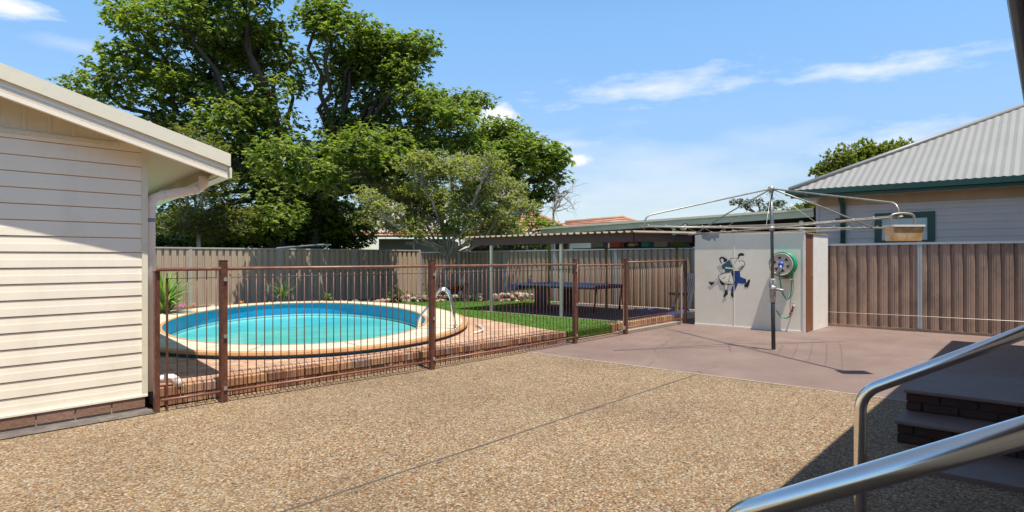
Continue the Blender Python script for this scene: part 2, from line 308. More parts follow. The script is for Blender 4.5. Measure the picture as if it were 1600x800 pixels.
def water_mat():
    m, t, b = nodes_of('pool_water', 0.04)
    b.inputs['IOR'].default_value = 1.33; b.inputs['Specular IOR Level'].default_value = 0.5
    tcn = t.nodes.new('ShaderNodeTexCoord'); vec = tcn.outputs['Object']
    c = ramp(t, noise(t, vec, 0.55, 4, 0.5), [(0.3, (0.06, 0.45, 0.43)), (0.7, (0.15, 0.60, 0.55))])
    v1 = t.nodes.new('ShaderNodeTexVoronoi'); v1.feature = 'SMOOTH_F1'; v1.inputs['Scale'].default_value = 2.6
    nz = t.nodes.new('ShaderNodeTexNoise'); nz.inputs['Scale'].default_value = 2.0; t.links.new(vec, nz.inputs['Vector'])
    t.links.new(mix(t, 0.4, vec, nz.outputs['Color'], 'ADD'), v1.inputs['Vector'])
    c = mix(t, 1.0, c, ramp(t, v1.outputs['Distance'], [(0.25, (0.94, 0.95, 0.95)), (0.6, (1.02, 1.02, 1.02)), (0.8, (1.25, 1.15, 1.12))]), 'MULTIPLY')  # faint caustic light painted into the water colour
    t.links.new(c, b.inputs['Base Color'])
    bp = t.nodes.new('ShaderNodeBump'); bp.inputs['Strength'].default_value = 0.35; bp.inputs['Distance'].default_value = 0.02
    t.links.new(noise(t, vec, 5.0, 3), bp.inputs['Height']); t.links.new(bp.outputs[0], b.inputs['Normal'])
    return m
M['water'] = water_mat()

# ------------------------------------------------------------------ mesh helpers
class MB:
    def __init__(s): s.v = []; s.f = []; s.mi = []; s.cur = 0; s.smooth = []; s.sm = False
    def add(s, vs, fs):
        o = len(s.v); s.v += [tuple(p) for p in vs]
        for f in fs: s.f.append(tuple(o + i for i in f)); s.mi.append(s.cur); s.smooth.append(s.sm)
        return s
    def box(s, a, b):
        x0, y0, z0 = a; x1, y1, z1 = b
        vs = [(x0, y0, z0), (x1, y0, z0), (x1, y1, z0), (x0, y1, z0), (x0, y0, z1), (x1, y0, z1), (x1, y1, z1), (x0, y1, z1)]
        return s.add(vs, [(0, 3, 2, 1), (4, 5, 6, 7), (0, 1, 5, 4), (1, 2, 6, 5), (2, 3, 7, 6), (3, 0, 4, 7)])
    def obox(s, c, ex, ey, ez):
        c, ex, ey, ez = map(Vector, (c, ex, ey, ez))
        vs = [c + sx * ex + sy * ey + sz * ez for sz in (-1, 1) for sx, sy in ((-1, -1), (1, -1), (1, 1), (-1, 1))]
        return s.add(vs, [(0, 3, 2, 1), (4, 5, 6, 7), (0, 1, 5, 4), (1, 2, 6, 5), (2, 3, 7, 6), (3, 0, 4, 7)])
    def beam(s, p, q, wd, h, up=(0, 0, 1)):
        p, q = Vector(p), Vector(q); d = (q - p); l = d.length; d.normalize()
        side = d.cross(Vector(up))
        if side.length < 1e-4: side = Vector((1, 0, 0))
        side.normalize(); u = side.cross(d)
        return s.obox((p + q) / 2, d * l / 2, side * wd / 2, u * h / 2)
    def prism(s, poly, axis):
        """poly: list of 3d points (planar), axis: extrusion vector"""
        n = len(poly); a = Vector(axis); vs = [Vector(p) for p in poly] + [Vector(p) + a for p in poly]
        fs = [tuple(range(n - 1, -1, -1)), tuple(range(n, 2 * n))] + [(i, (i + 1) % n, n + (i + 1) % n, n + i) for i in range(n)]
        return s.add(vs, fs)
    def tube(s, pts, r, k=8, cap=True):
        pts = [Vector(p) for p in pts]; n = len(pts); rs = r if isinstance(r, (list, tuple)) else [r] * n
        ref = Vector((0, 0, 1)); vs = []; prev = None
        for i, p in enumerate(pts):
            d = (pts[min(i + 1, n - 1)] - pts[max(i - 1, 0)]).normalized()
            if prev is None:
                a = d.cross(ref)
                if a.length < 1e-3: a = d.cross(Vector((1, 0, 0)))
            else: a = prev - d * prev.dot(d)
            a.normalize(); prev = a; b = d.cross(a)
            for j in range(k):
                t = 2 * math.pi * j / k; vs.append(p + (a * math.cos(t) + b * math.sin(t)) * rs[i])
        fs = [(i * k + j, i * k + (j + 1) % k, (i + 1) * k + (j + 1) % k, (i + 1) * k + j) for i in range(n - 1) for j in range(k)]
        if cap: fs += [tuple(range(k - 1, -1, -1)), tuple(range((n - 1) * k, n * k))]
        o = s.sm; s.sm = True; s.add(vs, fs); s.sm = o; return s
    def blob(s, c, r, seed=0, rough=0.25, sub=1):
        bm = bmesh.new(); bmesh.ops.create_icosphere(bm, subdivisions=sub, radius=1)
        rn = random.Random(seed); r = r if isinstance(r, tuple) else (r, r, r)
        vs = []
        for v in bm.verts:
            k = 1 + rn.uniform(-rough, rough); vs.append((c[0] + v.co.x * r[0] * k, c[1] + v.co.y * r[1] * k, c[2] + v.co.z * r[2] * k))
        fs = [tuple(v.index for v in f.verts) for f in bm.faces]; bm.free(); return s.add(vs, fs)
    def build(s, name, m, parent=None, bevel=0):
        me = bpy.data.meshes.new(name); me.from_pydata(s.v, [], s.f)
        ms = m if isinstance(m, (list, tuple)) else [m]
        for x in ms: me.materials.append(x)
        me.polygons.foreach_set('material_index', s.mi); me.polygons.foreach_set('use_smooth', s.smooth)
        me.update()
        bm = bmesh.new(); bm.from_mesh(me); bmesh.ops.recalc_face_normals(bm, faces=bm.faces); bm.to_mesh(me); bm.free()
        o = bpy.data.objects.new(name, me); C.objects.link(o)
        if parent is not None:
            o.parent = parent; o.matrix_parent_inverse = Matrix.Translation(-parent_loc(parent))
        if bevel:
            b = o.modifiers.new('bevel', 'BEVEL'); b.width = bevel; b.segments = 2; b.limit_method = 'ANGLE'
        return o
def parent_loc(p):
    return Vector(p.location) if p.type == 'EMPTY' else Vector((0, 0, 0))   # parts keep world coordinates in their mesh
def raw(name, verts, faces_flat, n_side, m, parent=None):
    me = bpy.data.meshes.new(name); nv = len(verts); nf = len(faces_flat) // n_side
    me.vertices.add(nv); me.vertices.foreach_set('co', np.asarray(verts, dtype=np.float32).ravel())
    me.loops.add(nf * n_side); me.loops.foreach_set('vertex_index', np.asarray(faces_flat, dtype=np.int32))
    me.polygons.add(nf); me.polygons.foreach_set('loop_start', np.arange(0, nf * n_side, n_side, dtype=np.int32))
    me.polygons.foreach_set('loop_total', np.full(nf, n_side, dtype=np.int32))
    me.materials.append(m); me.update(calc_edges=True); me.validate()
    o = bpy.data.objects.new(name, me); C.objects.link(o)
    if parent is not None: o.parent = parent; o.matrix_parent_inverse = Matrix.Translation(-parent_loc(parent))
    return o
def thing(name, label, cat, loc, group=None):
    o = bpy.data.objects.new(name, None); C.objects.link(o); o.location = loc; o.empty_display_size = 0.2
    return tag(o, label, cat, group)
def tag(o, label, cat, group=None):
    o['label'] = label; o['category'] = cat
    if group: o['group'] = group
    return o
def struct(o): o['kind'] = 'structure'; return o
def sheet(name, poly, z, m):
    return struct(MB().add([(x, y, z) for x, y in poly], [tuple(range(len(poly)))]).build(name, m))

# ------------------------------------------------------------------ ground
PC = Vector((6.32, 10.78, 0)); PA = R(60.2)
def pool_ring(a, b, n=64):
    return [(PC.x + a * math.cos(t) * math.cos(PA) - b * math.sin(t) * math.sin(PA), PC.y + a * math.cos(t) * math.sin(PA) + b * math.sin(t) * math.cos(PA)) for t in [2 * math.pi * i / n for i in range(n)]]
def holed(name, poly, z, m, a=4.4, b=2.8, flip=True):
    me = bpy.data.meshes.new(name); bm = bmesh.new()
    for ring in (poly, pool_ring(a, b)):
        vs = [bm.verts.new((x, y, z)) for x, y in ring]
        for i in range(len(vs)): bm.edges.new((vs[i], vs[(i + 1) % len(vs)]))
    bmesh.ops.triangle_fill(bm, use_beauty=True, edges=bm.edges[:]); 
    for f in bm.faces:
        if f.normal.z < 0: f.normal_flip()
    bm.to_mesh(me); bm.free(); me.materials.append(m)
    o = bpy.data.objects.new(name, me); C.objects.link(o); return struct(o)
M['earth'] = mat('dry_grass_earth', (0.10, 0.11, 0.05), 0.95, var=0.4, vscale=0.6)
holed('ground', [(-600, -600), (900, -600), (900, 900), (-600, 900)], -0.02, M['earth'])
JX = 7.07
g1 = sheet('aggregate_paving', [(-8, -6), (JX, -6), (JX, 6.25), (-8, 6.25)], 0.0, M['pebble'])
g2 = sheet('painted_concrete_paving', [(JX + 0.012, -6), (13.9, -6), (13.9, 6.15), (JX + 0.012, 6.15)], 0.004, M['mauve'])
# expansion joint in the aggregate: a thin shallow strip of grey sealant
struct(MB().box((-8, 3.182, -0.01), (JX - 0.02, 3.20, 0.0025)).build('expansion_joint', mat('grey_joint', (0.085, 0.07, 0.055), 0.9, var=0.3, vscale=12)))
struct(MB().box((JX - 0.004, -6, -0.01), (JX + 0.016, 6.1, 0.0065)).build('paving_joint', mat('pale_joint', (0.45, 0.38, 0.30), 0.9, var=0.3, vscale=9)))
sheet('concrete_strip', [(-4, 6.06), (2.13, 6.06), (2.13, 6.34), (-4, 6.34)], 0.008, mat('weathered_concrete_strip', (0.11, 0.095, 0.085), 0.9, var=0.45, vscale=7, dirt=(0.3, 0.22, 0.18), dscale=9, damt=0.6, bump=0.6, bscale=60))
holed('garden_soil', [(2.3, 6.4), (14.45, 6.25), (14.5, 16.9), (2.3, 19)], 0.02, M['soil'])

# ------------------------------------------------------------------ paved pool deck
DZ = 0.17
deckpoly = [(2.18, 6.36), (8.28, 6.02), (8.45, 6.7), (9.03, 8.76), (9.6, 12.2), (8.6, 15.6), (3.4, 15.2), (2.4, 12)]
holed('pool_deck', deckpoly, DZ - 0.002, M['pavers'], 4.5, 2.9)
# brick edging wall: bricks individually laid, bullnose course on top and one below
wall = thing('brick_edging_wall', 'low step of mixed brown and orange bricks edging the pool deck along the brown fence', 'low wall', (5.2, 6.2, 0))
rn = random.Random(4); top = MB(); low = MB(); P0 = Vector((2.2, 6.28, 0)); P1 = Vector((8.3, 5.99, 0)); dr = (P1 - P0).normalized(); nr = Vector((-dr.y, dr.x, 0))
Lw = (P1 - P0).length; t_ = 0
while t_ < Lw - 0.05:
    bl = 0.212 if (P0 + dr * t_).x < 4.7 else 0.108
    c = P0 + dr * (t_ + bl / 2) + nr * 0.12 + Vector((0, 0, DZ - 0.036 + rn.uniform(-.002, .003)))
    top.obox(c, dr * (bl / 2 - 0.004), nr * (0.118 + rn.uniform(-.004, .004)), (0, 0, 0.04)); t_ += bl
t_ = 0
while t_ < Lw - 0.1:
    bl = 0.235
    c = P0 + dr * (t_ + bl / 2) + nr * (0.085 + rn.uniform(-.006, .006)) + Vector((0, 0, 0.046))
    low.obox(c, dr * (bl / 2 - 0.006), nr * 0.07, (0, 0, 0.042)); t_ += bl
top.build('coping_bricks', M['brick_island'], wall, bevel=0.004)
low.build('lower_bricks', M['brick_island'], wall, bevel=0.004)
MB().obox((P0 + P1) / 2 + nr * 0.13 + Vector((0, 0, 0.075)), dr * Lw / 2, nr * 0.09, (0, 0, 0.07)).build('mortar_bed', M['mortar'], wall)
# soldier-course wall under the far fence panel and the low carport edging
w2 = thing('soldier_brick_wall', 'low wall of upright ochre bricks under the fence beside the carport slab', 'low wall', (11.2, 6.1, 0))
sb = MB(); x = 9.75
while x < 12.15:
    sb.box((x, 6.02 + rn.uniform(-.004, .004), 0.0), (x + 0.072, 6.16, 0.175 + rn.uniform(-.004, .004))); x += 0.079
sb.build('bricks', M['brick_ochre'], w2, bevel=0.004)
MB().box((9.76, 6.035, 0), (12.16, 6.15, 0.165)).build('mortar_bed', M['mortar'], w2)

# lawn: turf slab + blades
lawnpoly = [(8.36, 6.08), (9.72, 6.04), (10.42, 6.22), (10.45, 10.05), (13.9, 10.35), (13.9, 11.5), (11.6, 13.6), (9.5, 13.4), (9.62, 12.2), (9.07, 8.76), (8.5, 6.7)]
lm = MB().prism([(x, y, 0.0) for x, y in lawnpoly], (0, 0, 0.15))
struct(lm.build('lawn', M['turf']))
def inpoly(px, py, poly):
    c = np.zeros(len(px), bool); n = len(poly)
    for i in range(n):
        x0, y0 = poly[i]; x1, y1 = poly[(i + 1) % n]
        cond = ((y0 > py) != (y1 > py)) & (px < (x1 - x0) * (py - y0) / (y1 - y0 + 1e-9) + x0); c ^= cond
    return c
nr_ = np.random.RandomState(3)
gx = nr_.uniform(8.3, 14, 60000); gy = nr_.uniform(6, 13.7, 60000); k = inpoly(gx, gy, lawnpoly); gx, gy = gx[k], gy[k]
fx = nr_.uniform(8.36, 9.75, 2600); fz = nr_.uniform(0.005, 0.15, 2600)
base = np.c_[np.r_[gx, fx], np.r_[gy, 6.08 - (fx - 8.36) * .03], np.r_[np.full(len(gx), 0.15), fz]]
n = len(base); ang = nr_.uniform(0, 6.28, n); h = nr_.uniform(0.012, 0.032, n); wv_ = np.c_[np.cos(ang), np.sin(ang), np.zeros(n)] * 0.004
lean = np.c_[nr_.normal(0, .010, n), nr_.normal(-0.004, .010, n), h]
V = np.stack([base - wv_, base + wv_, base + lean], 1).reshape(-1, 3)
gb = raw('turf_blades', V, np.arange(n * 3), 3, M['grass']); gb['kind'] = 'stuff'; tag(gb, 'short bright green turf blades covering the lawn behind the pool fence', 'grass')

# carport floor slab
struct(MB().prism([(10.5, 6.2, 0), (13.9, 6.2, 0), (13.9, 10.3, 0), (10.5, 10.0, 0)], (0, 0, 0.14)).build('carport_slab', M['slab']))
struct(MB().box((10.43, 6.17, 0), (10.55, 10.02, 0.158)).build('slab_edging', M['edging']))
struct(MB().box((13.86, 6.2, 0), (13.95, 11.5, 0.16)).build('slab_back_edging', M['edging']))

# ------------------------------------------------------------------ pool
CZ = 0.26
def ell(a, b, n=96, z=0.0):
    return [(PC.x + a * math.cos(t) * math.cos(PA) - b * math.sin(t) * math.sin(PA), PC.y + a * math.cos(t) * math.sin(PA) + b * math.sin(t) * math.cos(PA), z) for t in [2 * math.pi * i / n for i in range(n)]]
pool = thing('swimming_pool', 'oval swimming pool of turquoise water with a cream and ochre coping', 'swimming pool', (PC.x, PC.y, 0))
def rings(mb, rr):
    n = len(rr[0]); o = []
    for r in rr: o += r
    fs = [(i * n + j, i * n + (j + 1) % n, (i + 1) * n + (j + 1) % n, (i + 1) * n + j) for i in range(len(rr) - 1) for j in range(n)]
    return mb.add(o, fs)
cop = MB()
def ep(a, b, t, z): return (PC.x + a * math.cos(t) * math.cos(PA) - b * math.sin(t) * math.sin(PA), PC.y + a * math.cos(t) * math.sin(PA) + b * math.sin(t) * math.cos(PA), z)
NS = 28
for q in range(NS):
    ts = [2 * math.pi * (q + .012 + .976 * k / 4) / NS for k in range(5)]
    vs = []
    for t in ts: vs += [ep(3.93, 2.30, t, .20), ep(3.915, 2.285, t, CZ - .004), ep(3.94, 2.31, t, CZ), ep(4.43, 2.94, t, CZ), ep(4.43, 2.94, t, .20)]
    cop.add(vs, [(5 * k + m, 5 * (k + 1) + m, 5 * (k + 1) + m + 1, 5 * k + m + 1) for k in range(4) for m in range(4)] + [(0, 1, 2, 3, 4), (20, 21, 22, 23, 24)])
cop.build('coping', M['coping'], pool)
rings(MB(), [ell(3.94, 2.31, 96, CZ - .012), ell(4.43, 2.94, 96, CZ - .012)]).build('coping_joints', M['mortar'], pool)
rings(MB(), [ell(4.43, 2.94, 96, CZ), ell(4.47, 2.98, 96, CZ + .004), ell(4.52, 3.03, 96, CZ - .01), ell(4.53, 3.04, 96, CZ - .04), ell(4.47, 2.98, 96, CZ - .062)]).build('coping_edge', M['coping_edge'], pool)
rings(MB(), [ell(3.88, 2.25, 96, CZ + .002), ell(3.94, 2.31, 96, CZ + .003)]).build('inner_lip', M['coping_edge'], pool)
rings(MB(), [ell(4.45, 2.96, 96, CZ - .06), ell(4.45, 2.96, 96, 0.0)]).build('outer_wall', M['liner'], pool)
rings(MB(), [ell(3.92, 2.29, 96, CZ - .03), ell(3.92, 2.29, 96, -1.1)]).build('pool_liner', M['liner'], pool)
rings(MB(), [ell(3.905, 2.275, 96, -0.015), ell(3.905, 2.275, 96, -0.05)]).build('waterline_band', M['pale_line'], pool)
wt = MB(); e = ell(3.915, 2.285, 96, -0.06); wt.add(e, [tuple(range(96))]); wt.build('pool_water', M['water'], pool)
# hose-like white pipe at the coping's right end
pp = MB().tube([(7.1, 6.95, 0.19), (7.4, 7.05, 0.2), (7.75, 7.4, 0.2), (7.95, 7.75, 0.2)], 0.018, 8)
tag(pp.build('pool_hose', M['pvc']), 'thin white pipe lying on the pavers at the right end of the pool coping', 'pipe')
# ladder
lad = thing('pool_ladder', 'stainless steel pool ladder arching over the right end of the coping', 'pool ladder', (7.0, 7.3, CZ))
od = Vector((0.72, -0.69, 0)); prof = [(0, .262), (.03, .5), (.07, .74), (.10, .82), (.15, .875), (.20, .89), (.25, .87), (.30, .81), (.42, .62), (.54, .47), (.575, .40), (.585, .30), (.585, -.2), (.585, -.6)]
for F in (Vector((6.87, 7.15, 0)), Vector((7.18, 7.47, 0))):
    MB().tube([F - od * s_ + Vector((0, 0, z_)) for s_, z_ in prof], 0.021, 10).build('rail', M['steel'], lad)
    MB().tube([F + Vector((0, 0, .258)), F + Vector((0, 0, .275))], 0.045, 12).build('flange', M['steel'], lad)
for zt in (0.12, -0.15, -0.42):
    a = Vector((6.87, 7.15, zt)) - od * .585; b = Vector((7.18, 7.47, zt)) - od * .585
    MB().beam(a, b, 0.07, 0.025).build('tread', M['steel'], lad)

# ------------------------------------------------------------------ brown pool fence
def fline(x): return 6.09 - (x - 2.15) * 0.085 if x < 5.2 else 5.83 - (x - 5.2) * 0.004
FT = 1.29
fence = thing('pool_fence', 'brown tubular wire pool fence with square posts in front of the pool', 'fence', (2.2, 6.05, 0))
gate = thing('pool_gate', 'narrow brown wire gate between two posts beside the turf strip', 'gate', (9.1, 5.88, 0))
fence2 = thing('pool_fence', 'short brown wire fence panel above the ochre brick wall, joined to the cream shed', 'fence', (11.2, 5.85, 0))
def vt(ua, ub): return [(ua, fline(ua)), (ub, fline(ub))]
def infill(mb, ua, ub, top_z, rail_gap, bot=0.03):
    n = max(1, round((ub - ua) / 0.083)); 
    for i in range(n + 1):
        u = ua + (ub - ua) * i / n; v = fline(u)
        mb.tube([(u, v, bot), (u, v, top_z)], 0.005, 5)
    for z in (bot, 0.10, 0.285, 1.205):
        mb.tube([(ua, fline(ua) - .004, z), (ub, fline(ub) - .004, z)], 0.003, 5)
    # looped feet of the wires
    for i in range(n):
        u = ua + (ub - ua) * (i + .5) / n; v = fline(u)
        mb.tube([(u - .0415, v, .29), (u - .02, v - .003, .315 - .02), (u - .002, v - .004, .25), (u, v - .004, bot)], 0.0028, 4)
def post(u, ztop, wd, parent, m=M['brown_metal'], name='post', zb=0.0):
    v = fline(u); o = MB().box((u - wd / 2, v - wd / 2, zb), (u + wd / 2, v + wd / 2, ztop)).build(name, m, parent, bevel=0.004)
    MB().box((u - wd / 2 - .003, v - wd / 2 - .003, ztop), (u + wd / 2 + .003, v + wd / 2 + .003, ztop + .008)).build('cap', m, o)
    return o
post(2.22, 1.20, 0.018, fence); post(2.135, 1.27, 0.045, fence)
for u in (2.71, 5.20, 8.27): post(u, 1.365, 0.062, fence)
for ua, ub in ((2.19, 2.675), (2.745, 5.165), (5.235, 8.235)):
    mb = MB(); infill(mb, ua + .03, ub - .03, 1.275 if ua < 2.6 else 1.235, 0); mb.build('wire_infill', M['brown_metal'], fence)
    MB().tube([(ua - .02, fline(ua) - .01, 0.105), (ub, fline(ub) - .01, 0.105)], 0.013, 8).build('bottom_rail', M['brown_rail'], fence)
MB().tube([(2.12, fline(2.12) - .036, FT), (8.24, fline(8.24) - .036, FT - .005)], 0.017, 10).build('top_rail', M['brown_rail'], fence)
for u in (2.71, 5.20, 8.27):
    for z in (.12, .62, 1.17):
        MB().box((u - .012, fline(u) - .045, z), (u + .02, fline(u) - .032, z + .035)).build('bracket', M['galv'], fence)
# gate
mb = MB(); infill(mb, 8.36, 9.76, 1.235, 0, 0.06); mb.build('wire_infill', M['brown_metal'], gate)
gf = MB(); ga, gb_ = 8.345, 9.775
gf.tube([(ga, fline(ga), 0.06), (ga, fline(ga), 1.27), (gb_ - .04, fline(gb_), 1.27), (gb_, fline(gb_), 1.23), (gb_, fline(gb_), 0.06), (ga, fline(ga), 0.06)], 0.014, 8)
gf.build('frame', M['brown_rail'], gate)
post(9.86, 1.365, 0.06, gate)
MB().box((9.70, fline(9.7) - .03, 0.10), (9.80, fline(9.7) - .015, 0.16)).build('latch', M['galv'], gate)
# panel to the shed
post(12.28, 1.36, 0.05, fence2); post(12.08, 1.30, 0.035, fence2, M['fence_rail'])
mb = MB(); infill(mb, 9.93, 12.05, 1.235, 0, 0.12); mb.build('wire_infill', M['brown_rail'], fence2)
MB().tube([(9.88, fline(9.9) - .03, FT + .02), (12.27, fline(12.2) - .03, FT + .045)], 0.015, 8).build('top_rail', M['brown_rail'], fence2)
MB().tube([(9.88, fline(9.9) - .02, .13), (12.1, fline(12.1) - .02, .13)], 0.012, 8).build('bottom_rail', M['brown_rail'], fence2)
# kerb sliver under the fence
struct(MB().box((9.74, 5.86, 0), (12.2, 5.99, 0.05)).build('kerb', M['mortar']))

# ------------------------------------------------------------------ steel boundary fences
def cb_run(mb, a, b, z0, za, zb, nrm_, period=0.18, depth=0.045):
    """trapezoid-ribbed steel sheet from a to b (xy), bottom z0, top za..zb, nrm_ = facing direction"""
    a, b = Vector((*a, 0)), Vector((*b, 0)); d = b - a; l = d.length; d.normalize(); nv = Vector((*nrm_, 0)).normalized()
    prof = [(0, 0), (.115, 0), (.130, 1), (.162, 1), (.18, 0)]
    prof = [(0, 0), (.035, 0), (.040, -.12), (.046, 0), (.07, 0), (.075, -.12), (.081, 0), (.108, 0), (.122, 1), (.160, 1)]
    pts = []; t = 0
    while t < l:
        for s_, k_ in prof:
            if t + s_ * period / .18 <= l: pts.append((t + s_ * period / .18, k_))
        t += period
    pts.append((l, 0))
    vs = []
    for t, k_ in pts:
        p = a + d * t - nv * depth * k_; zt = za + (zb - za) * t / l; vs += [(p.x, p.y, z0), (p.x, p.y, zt)]
    mb.add(vs, [(2 * i, 2 * i + 2, 2 * i + 3, 2 * i + 1) for i in range(len(pts) - 1)])
def steel_fence(name, label, pts, facing, bays, sheetm, postm, railm, z0=0.0, caps=0.012, postw=0.055, per=0.18):
    """pts: list of (x, y, topz) polyline; bays: positions along"""
    t = thing(name, label, 'fence', (pts[0][0], pts[0][1], 0))
    nv = Vector((*facing, 0)).normalized()
    for i in range(len(bays) - 1):
        a, b = bays[i], bays[i + 1]
        mb = MB(); cb_run(mb, (a[0], a[1]), (b[0], b[1]), z0, a[2] - .02, b[2] - .02, facing, period=per); mb.build('panel', sheetm, t)
        pa = Vector((a[0], a[1], a[2] - .018)) - nv * .012; pb = Vector((b[0], b[1], b[2] - .018)) - nv * .012
        MB().beam(pa, pb, 0.05 + caps, 0.04).build('top_rail', railm, t)
        pa.z = pb.z = z0 + .03
        MB().beam(pa + nv * .004, pb + nv * .004, 0.05, 0.05).build('bottom_rail', sheetm, t)
    for a in bays:
        c = Vector((a[0], a[1], 0)) + nv * 0.004; s_ = Vector((-nv.y, nv.x, 0))
        mb = MB()
        mb.obox(c + s_ * .020 + Vector((0, 0, a[2] / 2 + .004)), s_ * .016, nv * .010, (0, 0, a[2] / 2 + .004)); mb.obox(c - s_ * .020 + Vector((0, 0, a[2] / 2 + .004)), s_ * .016, nv * .010, (0, 0, a[2] / 2 + .004))
        mb.obox(c - nv * .006 + Vector((0, 0, a[2] / 2)), s_ * .012, nv * .006, (0, 0, a[2] / 2))
        mb.build('post', postm, t)
    t['group'] = 'steel boundary fences'
    return t
def sxy(v):   # side boundary
    if v < 4: return (13.8, v)
    if v < 7: return (13.8 + (v - 4) / 3 * .62, v)
    return (14.42 + (v - 7) * .012, v)
def sz(v): return 1.68 - max(0, v - 2) * 0.0065
right = [(-6, ), (-3.0,), (-.6,), (1.84,), (4.2,)]
bays = [(*sxy(v[0]), sz(v[0])) for v in right]
rf = steel_fence('steel_fence', 'stained brown corrugated steel fence right of the cream shed, below the grey roofed house', bays, (-1, 0), bays, M['colorbond_dirty'], M['fence_silver'], M['fence_silver'])
MB().tube([(13.76, -5.9, .30), (13.76, 1.84, .30), (13.76, 4.1, .285)], 0.006, 6).build('bracing_wire', M['wire'], rf)
left = [4.2, 6.5, 8.82, 10.9, 12.85, 14.9, 16.85]
bays = [(*sxy(v), sz(v)) for v in left]
lf = steel_fence('steel_fence', 'beige corrugated steel fence behind the carport and folding table', bays, (-1, 0), bays, M['colorbond'], M['fence_silver'], M['fence_silver'])
bpts = []
for i in range(6):
    u = 14.5 - i * 2.42; bpts.append((u, 16.9 + (14.5 - u) * 0.175, 1.655 + i * .008))
steel_fence('steel_fence', 'beige corrugated steel fence behind the pool, streaked with tree shadows', bpts, (-0.17, -0.98), bpts, M['colorbond'], M['fence_rail'], M['fence_rail'], postw=.05)

# ------------------------------------------------------------------ white weatherboard garage
e2 = Vector((0.175, 0.985, 0)).normalized()
gar = thing('garage', 'cream clad garage with low gable roof at the left edge', 'garage', (2.12, 6.32, 0))
WY = 6.32; WX0 = -4.5; WX1 = 2.12; BE = 0.131
wallp = MB(); prof = []
z = 0.135
zz = z
while zz < 2.40:
    zt = min(zz + BE, 2.40)
    prof += [(zz, -0.005), (zz + .003, -0.0125), (zz + BE * .5, -0.0105), (zz + BE * .56, -0.0090), (zt - .006, -0.0055), (zt - .002, -0.001)]
    zz += BE
vs = []
for zq, yq in prof: vs += [(WX0, WY + yq, zq), (WX1 - .03, WY + yq, zq)]
wallp.add(vs, [(2 * i, 2 * i + 1, 2 * i + 3, 2 * i + 2) for i in range(len(prof) - 1)])
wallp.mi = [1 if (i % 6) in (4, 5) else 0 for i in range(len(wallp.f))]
wallp.build('wall_cladding', [M['cream'], mat('ochre_lap_bounce', (0.42, 0.27, 0.13), .6, var=.3, vscale=5)], gar)  # lap lips coloured ochre: reflected light under each board, painted in
# core walls
def g_(p, z): return (p.x, p.y, z)
A = Vector((WX0, WY + .02, 0)); B = Vector((WX1 - .02, WY + .02, 0)); Cc = B + e2 * 7; D = A + e2 * 7
MB().prism([g_(A, 0.0), g_(B, 0.0), g_(Cc, 0.0), g_(D, 0.0)], (0, 0, 2.36)).build('walls', M['cream'], gar)
MB().box((WX1 - .035, WY - .025, 0.13), (WX1 + .012, WY + .03, 2.40)).build('corner_trim', M['cream_trim'], gar)
MB().box((WX0, WY - .03, 0.118), (WX1 + .01, WY, 0.136)).build('base_flashing', M['cream'], gar)
pl = MB(); x = WX1 - .01; 
while x > WX0:
    pl.box((x - .262, WY - .022, .022), (x, WY + .03, .118)); x -= .273
pl.build('brick_plinth', M['brick_plinth'], gar, bevel=0.004)
MB().box((WX0, WY - .012, .0), (WX1 - .012, WY + .018, .117)).build('plinth_mortar', M['mortar'], gar)
def zl(u): return 2.16 + 0.27 * (2.74 - u)
# gable lining: vertical boards
gl = MB()
x = WX1 - .05
MB().box((WX0, WY - .022, 2.395), (WX1 - .25, WY + .02, 2.425)).build('gable_rail', M['cream_trim'], gar)
while x > WX0:
    x2 = x - .17; z1, z2 = zl(x) + .10, zl(x2) + .10
    if z2 > 2.40:
        gl.prism([(x, WY - .004, 2.39), (x2 + .006, WY - .004, 2.39), (x2 + .006, WY - .004, z2), (x, WY - .004, max(z1, 2.392))], (0, .02, 0))
        gl.prism([(x + .012, WY - .012, 2.39), (x - .012, WY - .012, 2.39), (x - .012, WY - .012, z1), (x + .012, WY - .012, z1)], (0, .01, 0)) if z1 > 2.4 else None
    x = x2
gl.build('gable_lining', M['cream_trim'], gar)
VB = 6.02; UE = 2.74
def sl(u0, u1, y0, y1, a, b, nm, m_mat):
    """sloping strip between u0,u1 at height zl+a .. zl+b"""
    return MB().prism([(u0, y0, zl(u0) + a), (u1, y0, zl(u1) + a), (u1, y0, zl(u1) + b), (u0, y0, zl(u0) + b)], (0, y1 - y0, 0)).build(nm, m_mat, gar)
sl(WX0, UE + .02, VB - .03, VB + .14, .125, .245, 'barge_capping', M['cream_trim'])
sl(WX0, UE, VB, VB + .03, .0, .124, 'barge_board', M['cream'])
sl(WX0, UE - .002, VB - .008, VB + .001, .078, .098, 'barge_bead', M['cream'])
sl(WX0, UE - .002, VB - .007, VB + .001, .048, .066, 'barge_bead', M['cream'])
sl(WX0, UE - .002, VB - .012, VB + .001, .0, .034, 'barge_bead', M['cream'])
